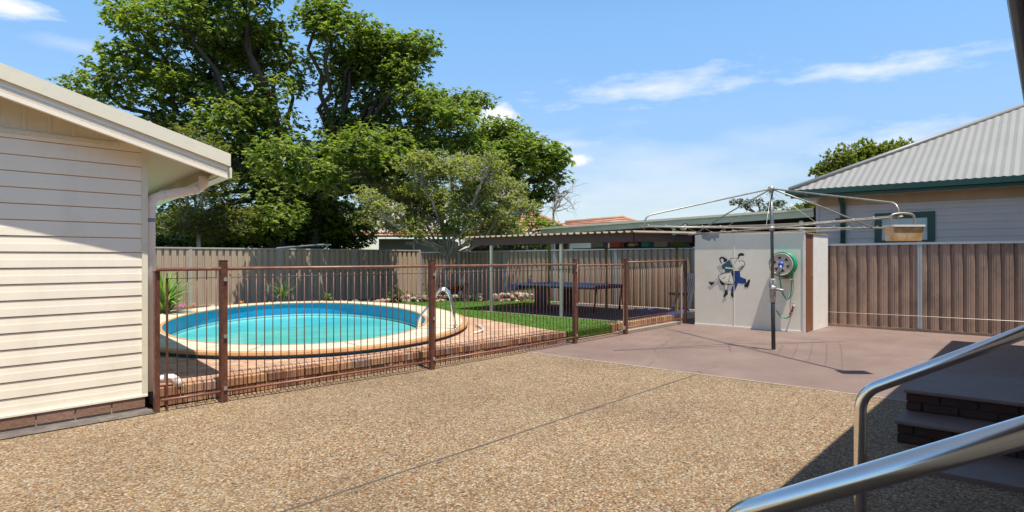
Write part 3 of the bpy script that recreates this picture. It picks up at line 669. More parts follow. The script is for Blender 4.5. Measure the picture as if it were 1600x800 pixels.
# soffit and roof following the splayed plan
def edge(y): return UE - .06 + (y - VB) / e2.y * e2.x
s0, s1 = VB + .03, VB + 7.2
MB().add([(WX0, s0, zl(WX0) + .062), (WX1, s0, zl(WX1) + .062), (edge(s0), s0, 2.292), (edge(s1), s1, 2.292), (WX1 + edge(s1) - edge(s0), s1, zl(WX1) + .062), (WX0, s1, zl(WX0) + .062)], [(0, 1, 4, 5), (1, 2, 3, 4)]).build('soffit', M['soffit'], gar)
MB().prism([(WX0, VB + .12, zl(WX0) + .2), (edge(s0), VB + .12, zl(edge(s0)) + .2), (edge(s0), VB + .12, zl(edge(s0)) + .235), (WX0, VB + .12, zl(WX0) + .235)], (1.2, 7, 0)).build('roof_sheet', M['cream_trim'], gar)
p0 = Vector((edge(s0) - .02, s0, 2.238)); p1 = Vector((edge(s1) - .02, s1, 2.19))
MB().beam(p0 + Vector((0, 0, .012)), p1 + Vector((0, 0, .012)), .025, .125).build('eave_fascia', M['timber_fascia'], gar)
q0 = p0 + Vector((.075, 0, -.012)); q1 = p1 + Vector((.075, 0, -.012))
MB().beam(q0, q1, .11, .10).build('gutter', M['cream_trim'], gar)
q0 = p0 + Vector((-.014, 0, -.045)); q1 = p1 + Vector((-.014, 0, -.045))
MB().beam(q0, q1, .012, .022).build('fascia_bead', M['cream_trim'], gar)
dp = [(2.66, 6.36, 2.20), (2.655, 6.36, 2.14), (2.62, 6.36, 2.085), (2.56, 6.36, 2.06), (2.28, 6.365, 1.985), (2.21, 6.37, 1.95), (2.178, 6.37, 1.90), (2.175, 6.37, 1.84), (2.175, 6.37, .15)]
dpo = MB().tube(dp, 0.046, 14).build('downpipe', M['pvc'], gar)
MB().tube([(2.175, 6.37, 1.73), (2.175, 6.37, 1.765)], 0.0485, 14).build('strap', M['grey_band'], dpo)
for a_, b_ in (((2.60, 6.36, 2.072), (2.55, 6.36, 2.058)), ((2.30, 6.365, 1.99), (2.27, 6.365, 1.982)), ((2.175, 6.37, 1.86), (2.175, 6.37, 1.83))):
    MB().tube([a_, b_], 0.0485, 14).build('joint_ring', M['pvc'], dpo)

# white pvc bend on the deck by the first fence post
tag(MB().tube([(2.20, 6.40, .245), (2.30, 6.36, .25), (2.36, 6.33, .245), (2.395, 6.315, .215), (2.40, 6.31, .16)], 0.042, 14).build('drain_pipe', M['pvc']), 'fat white PVC pipe elbow on the deck by the garage corner', 'pipe')

# ------------------------------------------------------------------ cream shed with decal
shed = thing('shed', 'cream sheet clad garden shed with a brown door and a dancers decal', 'shed', (12.95, 4.5, 0))
sx0, sx1, sy0, sy1, sh = 12.2, 13.72, 3.42, 5.56, 1.885
MB().box((sx0 + .012, sy0 + .012, 0.0), (sx1, sy1, sh - .02)).build('walls', M['shed_wall'], shed)
for (ya, yb) in ((sy0 + .03, 3.985), (3.99, 4.735), (4.74, sy1)):
    MB().box((sx0, ya, .03), (sx0 + .010, yb - .004, sh - .012)).build('wall_sheet', M['shed_wall'], shed)
MB().box((sx0 - .006, 4.731, .03), (sx0 + .006, 4.743, sh)).build('cover_strip', M['shed_wall'], shed)
MB().box((sx0 - .005, 3.982, .03), (sx0 + .006, 3.99, sh)).build('cover_strip', M['shed_wall'], shed)
MB().box((sx0 - .012, sy0 - .008, 0.0), (sx0 + .02, sy0 + .03, sh + .003)).build('corner_trim', M['shed_white'], shed)
MB().box((sx0 - .010, sy0 + .031, 0.0), (sx0 + .004, sy1, .032)).build('base_trim', M['shed_white'], shed)
MB().box((sx0 + .06, sy0 - .004, .02), (sx0 + .50, sy0 + .02, sh - .06)).build('door', M['shed_door'], shed)
MB().box((sx0 + .505, sy0 - .014, .0), (sx1 + .01, sy0 + .02, sh - .03)).build('side_panel', M['shed_white'], shed)
MB().tube([(sx0 + .47, sy0 - .02, 1.05), (sx0 + .47, sy0 - .005, 1.05)], .018, 10).build('door_knob', M['cast'], shed)
MB().box((sx0 + .05, sy0 - .03, sh - .05), (sx1 + .02, sy0 + .05, sh - .028)).build('door_head', M['wood'], shed)
MB().add([(sx0 - .03, sy0 - .03, sh), (sx1 + .03, sy0 - .03, sh - .04), (sx1 + .03, sy1 + .03, sh - .04), (sx0 - .03, sy1 + .03, sh)], [(0, 1, 2, 3)]).build('roof', M['pale_roof'], shed)
cs, sn = math.cos(R(YAW)), math.sin(R(YAW))
def onwall(px, py, x=sx0):         # reads heights and positions on the shed's front sheet
    k = (px - 800) / 970; d = x / (cs + sn * k); v = (-cs * k + sn) * d; return (v, CAMH - (py - 402) * d / 970)
def decal(shapes, name, mats, parent, off=.0025):
    mb = MB()
    for i, (mi, pts) in enumerate(shapes):
        mb.cur = mi; o = off + i * .0004
        P = [onwall(1090 + a / 8, 380 + b / 8) for a, b in pts]
        n = len(P); mb.add([(sx0 - o, v, z) for v, z in P], [tuple(range(n))])
    ob = mb.build(name, mats, parent); return ob
K, T, B_, S, Wd = 0, 1, 2, 3, 4
dm = [mat('decal_black', (0.012, 0.012, 0.016), .5), mat('decal_teal', (0.01, 0.10, 0.13), .5, var=.1), mat('decal_navy', (0.01, 0.04, 0.20), .5, var=.15),
      mat('decal_skin', (0.84, 0.72, 0.60), .6), mat('decal_shirt', (0.85, 0.79, 0.65), .6, var=.1)]
def limb(a, b, wa, wb):
    a, b = Vector(a), Vector(b); d = (b - a).normalized(); n_ = Vector((-d.y, d.x)); return [tuple(a + n_ * wa), tuple(b + n_ * wb), tuple(b - n_ * wb), tuple(a - n_ * wa)]
def circ(c, rx, ry, n=12): return [(c[0] + rx * math.cos(2 * math.pi * i / n), c[1] + ry * math.sin(2 * math.pi * i / n)) for i in range(n)]
shapes = [
 # man: trousers, outline, shirt, head
 (B_, [(440, 345), (525, 345), (535, 420), (600, 448), (600, 500), (560, 508), (505, 495), (490, 540), (455, 615), (415, 605), (425, 560), (455, 500), (445, 420)]),
 (K, [(585, 445), (606, 448), (606, 500), (590, 504)]), (K, [(605, 500), (640, 450), (658, 462), (650, 500), (632, 552), (590, 550), (580, 520)]),
 (K, [(415, 612), (450, 615), (462, 668), (440, 682), (418, 655)]),
 (K, [(408, 190), (500, 182), (590, 235), (592, 275), (545, 330), (515, 352), (435, 350), (430, 270)]),
 (Wd, [(414, 196), (498, 188), (584, 240), (585, 270), (540, 322), (512, 346), (440, 344), (436, 268)]),
 (K, limb((500, 190), (440, 300), 3, 2)), (K, limb((570, 270), (540, 325), 3, 2)), (K, limb((460, 215), (452, 330), 2, 1)),
 (K, [(503, 150), (520, 128), (555, 120), (588, 142), (575, 158), (545, 160), (525, 190), (510, 185)]),
 (S, [(528, 160), (560, 158), (575, 165), (565, 200), (540, 222), (515, 214), (520, 185)]),
 (K, limb((533, 222), (512, 218), 2, 2)),
 # woman: legs, skirt, top, head
 (K, limb((275, 440), (190, 500), 14, 9)), (S, limb((275, 440), (192, 498), 10, 6)),
 (K, [(135, 480), (150, 482), (200, 488), (215, 494), (178, 532), (160, 522)]), (T, circ((195, 490), 16, 8)),
 (K, limb((360, 510), (355, 600), 26, 14)), (S, limb((360, 510), (356, 600), 21, 10)),
 (K, [(345, 600), (380, 600), (378, 640), (335, 676), (322, 668), (335, 635)]), (T, circ((357, 590), 18, 12)),
 (K, [(275, 470), (300, 468), (335, 515), (325, 530), (290, 510)]),
 (K, [(262, 405), (350, 365), (425, 358), (445, 420), (462, 505), (440, 520), (350, 515), (300, 480), (265, 440)]),
 (Wd, [(270, 408), (352, 372), (418, 365), (437, 420), (452, 500), (432, 510), (352, 505), (304, 474), (272, 438)]),
 (K, limb((350, 420), (310, 450), 4, 2)), (K, limb((410, 400), (385, 490), 3, 2)), (K, limb((395, 470), (425, 500), 3, 2)), (K, limb((340, 480), (420, 515), 2, 2)),
 (T, [(305, 275), (345, 250), (400, 205), (415, 260), (435, 300), (435, 345), (400, 362), (350, 375), (345, 330), (310, 315)]),
 (K, limb((430, 270), (440, 400), 5, 8)),
 (K, limb((350, 305), (475, 322), 14, 10)), (S, limb((350, 305), (473, 322), 10, 7)), (S, limb((325, 330), (335, 365), 12, 8)),
 (K, [(272, 195), (290, 172), (325, 170), (350, 188), (375, 200), (368, 225), (340, 240), (320, 220), (305, 262), (285, 235)]),
 (S, [(290, 200), (312, 190), (326, 205), (325, 232), (308, 250), (296, 225)]),
 (S, limb((470, 325), (510, 318), 11, 9)), (K, limb((508, 322), (560, 285), 3, 2)), (K, limb((510, 335), (560, 300), 2, 2)),
]
decal(shapes, 'dancers_decal', dm, shed)
cp = [onwall(x, y) for x, y in ((1096, 366), (1124, 365), (1123, 373), (1119, 371), (1117, 378), (1113, 372), (1108, 377), (1103, 375), (1097, 373))]
MB().add([(sx0 - .002, v, z) for v, z in cp], [tuple(range(len(cp)))]).build('cement_patch', M['patch'], shed)

# hose reel on the shed
rv, rz = onwall(1221, 413, 12.0); RR = 0.235
reel = thing('hose_reel', 'green garden hose wound on a beige reel fixed to the shed wall', 'hose reel', (sx0, rv, rz))
def disc(mb, x, r, n=40, th=.012):
    a = [(x, rv + r * math.cos(2 * math.pi * i / n), rz + r * math.sin(2 * math.pi * i / n)) for i in range(n)]
    mb.prism(a, (th, 0, 0))
d1 = MB(); disc(d1, 11.985, .20); d1.build('front_flange', M['reel'], reel)
d1 = MB(); disc(d1, 12.165, .20); d1.build('back_flange', M['reel'], reel)
fr = MB(); fr.tube([(11.983, rv + .20 * math.cos(t), rz + .20 * math.sin(t)) for t in [2 * math.pi * i / 40 for i in range(41)]], .010, 6, False); fr.build('flange_rim', M['reel'], reel)
hb = MB()
for k_ in range(6):
    a = 2 * math.pi * k_ / 6 + .3; c = Vector((11.982, rv + .115 * math.cos(a), rz + .115 * math.sin(a)))
    r1 = Vector((0, math.cos(a), math.sin(a))); t1 = Vector((0, -math.sin(a), math.cos(a)))
    hb.add([c - r1 * .030, c + r1 * .028 + t1 * .036, c + r1 * .028 - t1 * .036], [(0, 1, 2)])
hb.build('flange_slots', M['black'], reel)
hs = MB(); pts = []
for layer in range(3):
    for i in range(40 * 7 + 1):
        t = 2 * math.pi * i / 40; xx = 12.01 + .022 * i / 40 if layer % 2 == 0 else 12.16 - .022 * i / 40
        r_ = .185 + layer * .02; pts.append((xx, rv + r_ * math.cos(t), rz + r_ * math.sin(t)))
hs.tube(pts, .0115, 6); hs.build('hose_coil', M['hose'], reel)
MB().tube([(12.0, rv, rz), (11.95, rv, rz)], .045, 12).build('hub', M['blue'], reel)
MB().tube([(11.955, rv, rz - .02), (11.95, rv - .005, rz - .12)], .018, 8).build('crank', mat('pale_blue_plastic', (.25, .4, .65), .4), reel)
MB().box((12.0, rv - .16, rz - .285), (12.2, rv + .06, rz - .265)).build('bracket', M['reel'], reel)
def wp(px, py, x=12.12): v, z = onwall(px, py, x); return (x, v, z)
def smoothpts(P, n=6):
    P = [Vector(p) for p in P]; o = []
    for i in range(len(P) - 1):
        a, b, c, d = P[max(i - 1, 0)], P[i], P[i + 1], P[min(i + 2, len(P) - 1)]
        for j in range(n):
            t = j / n; o.append(.5 * ((2 * b) + (c - a) * t + (2 * a - 5 * b + 4 * c - d) * t * t + (3 * b - a - 3 * c + d) * t ** 3))
    o.append(P[-1]); return o
MB().tube(smoothpts([wp(1217, 425, 11.97), wp(1219, 440, 12.02), wp(1222, 456), wp(1229, 467), wp(1235, 462), wp(1237, 445), wp(1238, 425)]), .013, 7).build('hanging_hose', M['hose'], reel)
MB().tube(smoothpts([wp(1213, 485), wp(1218, 492), wp(1226, 497), wp(1234, 494), wp(1236, 486)]), .012, 7).build('hanging_hose', M['hose'], reel)
MB().tube(smoothpts([wp(1240, 428), wp(1239, 455), wp(1235, 470), wp(1235, 486)]), .007, 7).build('supply_hose', M['galv'], reel)
tap = thing('garden_tap', 'small wall tap with red and blue hose fittings below the hose reel', 'tap', wp(1238, 488, 12.15))
MB().tube([wp(1241, 477, 12.2), wp(1240, 479, 12.1)], .014, 8).build('spout', M['cast'], tap)
MB().tube([wp(1239, 478, 12.1), wp(1238, 483, 12.1)], .017, 8).build('connector', M['red'], tap)
MB().tube([wp(1238, 483, 12.1), wp(1237, 487, 12.1)], .018, 8).build('collar', M['blue'], tap)
MB().tube([wp(1236, 486, 12.1), wp(1234, 492, 12.1)], .017, 8).build('hose_end', M['red'], tap)
MB().box((12.07, wp(1240, 477)[1] - .03, wp(1240, 477)[2] + .03), (12.085, wp(1240, 477)[1] + .03, wp(1240, 477)[2] + .042)).build('handle', M['cast'], tap)

# ------------------------------------------------------------------ rotary clothesline
HB = Vector((9.60, 3.13, 0)); HT = Vector((9.605, 3.165, 2.44)); ln = HT - HB
cl = thing('rotary_clothesline', 'rotary clothesline with four bent steel arms on a single dark pole', 'clothesline', HB)
def onp(z): return HB + ln * (z / 2.44)
MB().tube([onp(0), onp(.95)], .030, 14).build('lower_pole', M['dark_pole'], cl)
MB().tube([onp(0), onp(.015)], .05, 14).build('ground_socket', M['mortar'], cl)
MB().tube([onp(.93), onp(2.40)], .0235, 12).build('upper_pole', M['grey_pole'], cl)
h = MB(); h.tube([onp(.72), onp(.78), onp(.80), onp(.93), onp(.97), onp(1.06), onp(1.08)], [.035, .038, .045, .045, .055, .045, .03], 14)
h.blob(onp(.93) + Vector((-.03, -.02, 0)), (.05, .05, .055), 3, .1, 2); h.build('crank_housing', M['cast'], cl)
MB().tube([onp(.93), onp(.915) + Vector((0, -.10, 0)), onp(.905) + Vector((0, -.16, 0))], [.022, .018, .022], 8).build('crank_handle', M['cast'], cl)
MB().tube([onp(.98), onp(1.06) + Vector((-.05, -.03, 0)), onp(1.08)], .012, 7).build('crank_lever', M['cast'], cl)
MB().tube([onp(2.38), onp(2.40), onp(2.46), onp(2.47)], [.03, .05, .045, .02], 12).build('top_hub', M['cast'], cl)
MB().tube([onp(1.80), onp(1.86)], .04, 12).build('spreader_hub', M['cast'], cl)
ZH = 1.835
ends = [Vector((7.85, 4.33, 1.83)), Vector((8.24, 1.30, 1.86)), Vector((11.2, 2.02, 1.86)), Vector((10.98, 5.1, 1.82))]
for k_, E_ in enumerate(ends):
    dirh = Vector((E_.x - HB.x, E_.y - HB.y, 0)).normalized(); L_ = (Vector((E_.x, E_.y, 0)) - HB).length
    tp = onp(2.43); bend = Vector((E_.x, E_.y, E_.z + .17)) - dirh * .09
    if k_ < 2:
        P = [tp, tp.lerp(bend, .5), bend, bend + dirh * .05 + Vector((0, 0, -.03)), bend + dirh * .08 + Vector((0, 0, -.08)), E_ + Vector((0, 0, .03)), E_ + Vector((0, 0, -.03))]
    else:
        P = [tp, tp.lerp(E_, .5), E_ - dirh * .15]
    MB().tube(P, .0115, 9).build('arm', M['galv'], cl)
    MB().tube([onp(ZH), E_ + dirh * .05], .011, 9).build('spreader_bar', M['galv'], cl)
    mid = onp(2.42).lerp(E_, 0)
    MB().tube([onp(2.40), onp(ZH).lerp(ends[(k_ + 1) % 4], .45).lerp(onp(ZH).lerp(E_, .45), .5)], .004, 5).build('stay', M['wire'], cl)
for f_ in (.42, .56, .70, .84, .97):
    P = [onp(ZH).lerp(E_, f_) + Vector((0, 0, .02)) for E_ in ends]
    q = []
    for i in range(4):
        a, b = P[i], P[(i + 1) % 4]
        for j in range(6):
            t = j / 6; q.append(a.lerp(b, t) - Vector((0, 0, .05 * t * (1 - t) * 4)))
    q.append(P[0]); MB().tube(q, .0022, 4, False).build('line_wire', M['wire'], cl)
for E_ in ends:
    mb = MB()
    for f_ in (.42, .56, .70, .84, .97):
        p = onp(ZH).lerp(E_, f_); mb.tube([p - Vector((0, 0, .012)), p + Vector((0, 0, .035))], .006, 5)
    mb.build('line_pegs', M['galv'], cl)

# peg basket
bk = thing('peg_basket', 'weathered orange plastic tub hanging from the right end of the clothesline', 'basket', (8.27, 1.3, 1.60))
bc = Vector((8.26, 1.26, 1.585)); bu = Vector((.62, -.78, 0)).normalized(); bw = Vector((.78, .62, 0)); H_ = .17
def rect(cz, a, b, ins=0): return [bc + bu * sx_ * (a - ins) + bw * sy_ * (b - ins) + Vector((0, 0, cz)) for sx_, sy_ in ((-1, -1), (1, -1), (1, 1), (-1, 1))]
tub = MB(); r0, r1 = rect(0, .15, .085), rect(H_, .17, .105); i0, i1 = rect(.006, .15, .085, .006), rect(H_, .17, .105, .006)
tub.add(r0 + r1 + i1 + i0, [(0, 1, 2, 3)] + [(i, (i + 1) % 4, 4 + (i + 1) % 4, 4 + i) for i in range(4)] + [(4 + i, 4 + (i + 1) % 4, 8 + (i + 1) % 4, 8 + i) for i in range(4)] + [(8 + i, 8 + (i + 1) % 4, 12 + (i + 1) % 4, 12 + i) for i in range(4)])
mt, t, b = nodes_of('weathered_orange_tub', .5)
tcn = t.nodes.new('ShaderNodeTexCoord')
c_ = ramp(t, noise(t, tcn.outputs['Object'], 9, 5, .7), [(.3, (.62, .30, .10)), (.5, (.72, .42, .18)), (.62, (.75, .60, .38)), (.75, (.70, .70, .66))])
t.links.new(c_, b.inputs['Base Color']); M['tub'] = mt
tub.build('tub', mt, bk)
rim = MB(); rr = rect(H_, .172, .107)
for i in range(4): rim.beam(rr[i], rr[(i + 1) % 4], .014, .022)
rim.build('rim', M['shed_white'], bk)
MB().tube(smoothpts([bc - bu * .13 + Vector((0, 0, H_ - .02)), bc - bu * .14 + Vector((0, 0, .25)), bc - bu * .12 + Vector((0, 0, .30)), bc + bu * .0 + Vector((0, 0, .315)), bc + bu * .10 + Vector((0, 0, .30)), bc + bu * .12 + Vector((0, 0, .25)), bc + bu * .12 + Vector((0, 0, H_ - .01))], 4), .0125, 8).build('handle', M['galv'], bk)
pg = MB(); rn = random.Random(5)
for i in range(46):
    c = bc + bu * rn.uniform(-.13, .13) + bw * rn.uniform(-.08, .08) + Vector((0, 0, rn.uniform(.10, .16))); d = Vector((rn.uniform(-1, 1), rn.uniform(-1, 1), rn.uniform(-.6, .8))).normalized()
    pg.cur = rn.choice((0, 0, 1, 2, 3)); pg.beam(c - d * .035, c + d * .035, .009, .012)
po = pg.build('clothes_pegs', [M['shed_white'], M['red'], M['tt_blue'], M['wood']]); tag(po, 'jumble of white, red and blue clothes pegs inside the hanging orange tub', 'clothes pegs'); po['kind'] = 'stuff'
stk = MB()
for a_, z_, c2_ in ((-.05, .03, 1), (.02, .022, 0), (.07, .045, 0), (.03, .055, 2), (-.01, .018, 3), (.11, .03, 0), (-.1, .02, 0)):
    pass

# ------------------------------------------------------------------ carport
cpt = thing('carport', 'low carport with a dark brown beam on two thin white posts behind the turf', 'carport', (10.5, 8, .14))
for v in (7.73, 9.72):
    MB().box((10.47, v - .028, .14), (10.525, v + .028, 1.74)).build('post', M['cream_trim'], cpt)
bp_ = [(10.44, 5.98), (10.46, 10.3)]
MB().beam((10.44, 5.98, 1.775), (10.44, 10.25, 1.755), .05, .165).build('beam', M['dark_timber'], cpt)
MB().beam((10.44, 5.98, 1.775), (12.95, 5.98, 1.80), .045, .15).build('end_beam', M['dark_timber'], cpt)
MB().beam((10.44, 10.25, 1.755), (12.95, 10.25, 1.79), .045, .15).build('end_beam', M['dark_timber'], cpt)
for v in (7.0, 8.1, 9.2):
    MB().beam((10.5, v, 1.765), (12.95, v, 1.80), .04, .10).build('rafter', M['dark_timber'], cpt)
rs = MB(); vs = []; nn_ = 0; v = 5.85
while v <= 10.4:
    for s_, z_ in ((0, 0), (.05, 0), (.07, .035), (.11, .035), (.13, 0)):
        y_ = v + s_; vs += [(10.30, y_, 1.872 + z_ - (y_ - 5.85) * .004), (13.05, y_, 1.93 + z_)]; nn_ += 1
    v += .165
rs.add(vs, [(2 * i, 2 * i + 1, 2 * i + 3, 2 * i + 2) for i in range(nn_ - 1)])
rso = rs.build('roof_sheet', M['sheet'], cpt); sm_ = rso.modifiers.new('solid', 'SOLIDIFY'); sm_.thickness = .006
MB().beam((10.42, 5.95, 1.862), (10.42, 10.3, 1.845), .05, .012).build('edge_batten', M['dark_timber'], cpt)
for v in (6.3, 8.15, 9.9): MB().box((12.92, v, .14), (12.97, v + .05, 1.8)).build('rear_post', M['wood'], cpt)
MB().box((12.70, 5.95, 1.605), (12.98, 9.0, 1.625)).build('hanging_shelf', M['dark_timber'], cpt)
def tubbox(name, lab, y0, y1, z1, m, grp=None, lid=None):
    t = thing(name, lab, 'storage tub', (12.84, (y0 + y1) / 2, 1.625), 'tubs on the carport shelf')
    MB().prism([(12.73, y0 + .02, 1.626), (12.95, y0 + .02, 1.626), (12.95, y1 - .02, 1.626), (12.73, y1 - .02, 1.626)], (0, 0, z1 - 1.63)).build('body', m, t, bevel=.01)
    MB().box((12.72, y0, z1 - .005), (12.96, y1, z1 + .018)).build('lid', lid or m, t)
clear = mat('cloudy_plastic', (.28, .29, .27), .4, var=.3, vscale=9)
tubbox('storage_tub', 'red plastic tub on the shelf under the carport roof', 7.66, 7.96, 1.75, M['red'])
tubbox('storage_tub', 'teal plastic tub on the shelf between the red tub and the long clear tub', 6.88, 7.12, 1.76, mat('teal_plastic', (.01, .25, .24), .4, var=.2))
tubbox('storage_tub', 'long cloudy grey tub on the carport shelf right of the teal tub', 6.42, 6.80, 1.75, clear)
tubbox('storage_tub', 'dark green tub at the shed end of the carport shelf', 6.00, 6.36, 1.76, mat('olive_plastic', (.05, .10, .02), .6, var=.3))
tubbox('storage_tub', 'cloudy grey tub at the far end of the carport shelf left of the red tub', 8.1, 8.5, 1.75, clear)
# ball-like bundle between red and teal
bd = MB(); bd.sm = True; bd.blob((12.84, 7.38, 1.69), (.1, .14, .06), 2, .15, 2); tag(bd.build('cloth_bundle', M['soffit']), 'cream cloth bundle lying on the shelf between red and teal tubs', 'bundle')

# table tennis table
tt = thing('table_tennis_table', 'blue topped table tennis table under the carport roof', 'table', (12.4, 9.1, .14))
TT0, TT1 = 7.75, 10.0
MB().box((11.75, TT0, .735), (13.25, TT1, .757)).build('table_top', M['tt_blue'], tt, bevel=.003)
MB().box((11.74, TT0 - .01, .715), (11.76, TT1 + .01, .7585)).build('edge_strip', mat('pale_blue_edge', (.15, .3, .5), .4), tt)
MB().box((11.82, TT0 + .05, .665), (13.2, TT1 - .05, .734)).build('apron', M['black'], tt)
for u in (11.95, 13.05): MB().tube([(u, TT0 + .12, .14), (u - .02, TT0 + .05, .70)], .022, 8).build('leg', M['black'], tt)
MB().box((11.95, 9.25, .14), (12.0, 9.62, .70)).build('leg_panel', M['black'], tt)
MB().box((13.05, 9.25, .14), (13.1, 9.62, .70)).build('leg_panel', M['black'], tt)
MB().tube([(12.5, TT0 - .14, .765), (12.5, TT0 + .05, .765)], .012, 6).build('net_clamp', M['black'], tt)
MB().prism([(11.78, TT1, .75), (11.78, TT1 + .34, .72), (11.78, TT1 + .32, .55), (11.78, TT1 + .05, .62)], (1.4, 0, 0)).build('folded_leaf', M['tt_blue'], tt)
bt = thing('spray_bottle', 'small blue bottle standing on the far end of the table tennis table', 'bottle', (12.0, 9.82, .757))
MB().tube([(12.0, 9.82, .758), (12.0, 9.82, .86), (12.0, 9.82, .89), (12.0, 9.82, .91)], [.035, .035, .014, .014], 10).build('body', mat('bottle_blue', (.08, .16, .5), .3), bt)
MB().tube([(12.0, 9.82, .91), (12.0, 9.75, .935)], .016, 8).build('trigger', M['red'], bt)
# folded lounger and tarp in the shed corner
lg = thing('folded_lounger', 'folded slate blue lounger leaning against the fence beside the shed', 'lounger', (13.6, 6.45, .14))
for i in range(9):
    y_ = 6.30 + i * .048; MB().beam((13.45, y_, .22), (13.85, y_ + .01, 1.02), .026, .026, (0, 1, 0)).build('slat', M['grey_blue'], lg)
MB().prism([(13.5, 6.27, .2), (13.9, 6.27, 1.0), (13.9, 6.71, 1.0), (13.5, 6.71, .2)], (.03, 0, 0)).build('fabric', M['grey_blue'], lg)
MB().beam((13.40, 6.28, .55), (13.40, 6.74, .55), .03, .06).build('frame_bar', M['black'], lg)
rn = random.Random(9); tm = MB(); tm.sm = True; nx_, ny_ = 12, 18; vs = []
for i in range(nx_):
    for j in range(ny_):
        ex = min(i, nx_ - 1 - i, j, ny_ - 1 - j); vs.append((12.55 + i * .08, 6.2 + j * .07, .145 + (0.0 if ex == 0 else rn.uniform(.005, .07))))
tm.add(vs, [(i * ny_ + j, (i + 1) * ny_ + j, (i + 1) * ny_ + j + 1, i * ny_ + j + 1) for i in range(nx_ - 1) for j in range(ny_ - 1)])
tag(tm.build('tarp', M['tarp']), 'crumpled dark blue tarp on the carport slab by the shed', 'tarp')

# garden bed rocks
rk = thing('rock_border', 'border of small sandstone rocks edging the bed behind the lawn', 'rock border', (12.4, 12.8, 0))
mb = MB(); rn = random.Random(12)
for i in range(150):
    t = rn.random(); c = Vector((11.2, 13.75, .05)).lerp(Vector((13.9, 11.3, .08)), t); c += Vector((rn.uniform(-.2, .2), rn.uniform(-.2, .2), rn.choice((.03, .12, .22)) + rn.uniform(-.03, .03)))
    r_ = rn.uniform(.06, .13); mb.blob(c, (r_, r_ * rn.uniform(.7, 1.2), r_ * rn.uniform(.5, .8)), i, .25, 1)
mb.build('rocks', M['rocks'], rk)
mb = MB()
for i in range(70):
    t = rn.random(); a = 2.2 + t * 2.4
    p = PC + Vector((math.cos(a) * 0, 0, 0)); 
    tt_ = R(20 + 130 * t); q = (PC.x + 5.0 * math.cos(tt_) * math.cos(PA) - 3.5 * math.sin(tt_) * -math.sin(PA), 0)
    x_ = 6.8 + t * 5.2; y_ = 15.9 - (t ** 2) * 1.9 + rn.uniform(-.25, .25); r_ = rn.uniform(.05, .12)
    mb.blob((x_, y_, .14), (r_, r_, r_ * .6), 100 + i, .25, 1)
tag(mb.build('rubble_edge', M['rocks']), 'scattered pale rubble along the base of the fence behind the pool', 'rubble')['kind'] = 'stuff'

# ------------------------------------------------------------------ plants and trees
def rotz_basis(n, rs, pitch_lo, pitch_hi, az=None):
    az = rs.uniform(0, 2 * np.pi, n) if az is None else az; pt = rs.uniform(pitch_lo, pitch_hi, n)
    d = np.c_[np.cos(az) * np.cos(pt), np.sin(az) * np.cos(pt), np.sin(pt)]
    s = np.c_[-np.sin(az), np.cos(az), np.zeros(n)]
    return d, s
def leaf_quads(pos, d, s, ln_, wd, rs, roll=0.6):
    """rhombic leaves at pos pointing along d"""
    up = np.cross(d, s); a = rs.uniform(-roll, roll, len(pos))[:, None]
    side = s * np.cos(a) + up * np.sin(a)
    ln_ = ln_[:, None]; wd = wd[:, None]
    V = np.stack([pos, pos + d * ln_ * .45 + side * wd, pos + d * ln_, pos + d * ln_ * .45 - side * wd], 1)
    return V.reshape(-1, 3)
def crown(clumps, n_spray, leaf_len, leaf_w, per, seed, droop=(-.9, .15), flat=.55, shell=.35):
    """clumps: array (x,y,z,r). Sprays of leaflets fill each clump, denser near its upper skin"""
    rs = np.random.RandomState(seed); out_v = []
    for cx, cy, cz, r in clumps:
        n = max(6, int(n_spray * r * r))
        dirs = rs.normal(size=(n, 3)); dirs /= np.linalg.norm(dirs, axis=1)[:, None]
        rad = r * (shell + (1 - shell) * rs.random_sample(n) ** .6)
        p = dirs * rad[:, None] * [1, 1, flat] + [cx, cy, cz]
        p += rs.normal(0, .06 * r, p.shape)
        az0 = np.arctan2(dirs[:, 1], dirs[:, 0]) + rs.normal(0, .5, n)
        for k_ in range(per):
            az_ = az0 + (k_ - (per - 1) / 2) * (2.4 / per)
            d, s = rotz_basis(n, rs, droop[0], droop[1], az_)
            L_ = leaf_len * rs.uniform(.6, 1.15, n)
            out_v.append(leaf_quads(p + rs.normal(0, .01, p.shape), d, s, L_, leaf_w * rs.uniform(.7, 1.2, n), rs))
    return np.concatenate(out_v)
def limb_tubes(mb, start, targets, r0, rs, wig=.25, k=6, nseg=5):
    for tg, rend in targets:
        a = Vector(start); b = Vector(tg); pts = []; L_ = (b - a).length
        for i in range(nseg + 1):
            t = i / nseg; p = a.lerp(b, t); p.z += math.sin(t * math.pi) * L_ * .06
            if 0 < i < nseg: p += Vector(rs.normal(0, wig * L_ * .12, 3))
            pts.append(p)
        mb.tube(pts, [r0 + (rend - r0) * (i / nseg) for i in range(nseg + 1)], k, False)
def fill_lobes(lobes, rs, cr=(.55, .95), dens=1.0, flat=.8):
    """lobes (x,y,z,R) -> clumps spread mostly near their surface"""
    cl_ = []; own = []
    for li, (x, y, z, Rr) in enumerate(lobes):
        n = max(4, int(dens * 5.2 * Rr ** 2))
        for _ in range(n):
            d = rs.normal(size=3); d /= np.linalg.norm(d); rr_ = Rr * (.35 + .6 * rs.random_sample() ** .5)
            p = np.array([x, y, z]) + d * rr_ * np.array([1, 1, flat]); cl_.append((*p, rs.uniform(*cr))); own.append(li)
    return cl_, own
def ray(px, py, d):   # world point seen at that direction, d metres ahead of the camera
    X = d * (px - 800) / 970; return (sn * X + cs * d, -cs * X + sn * d, CAMH + (402 - py) * d / 970)
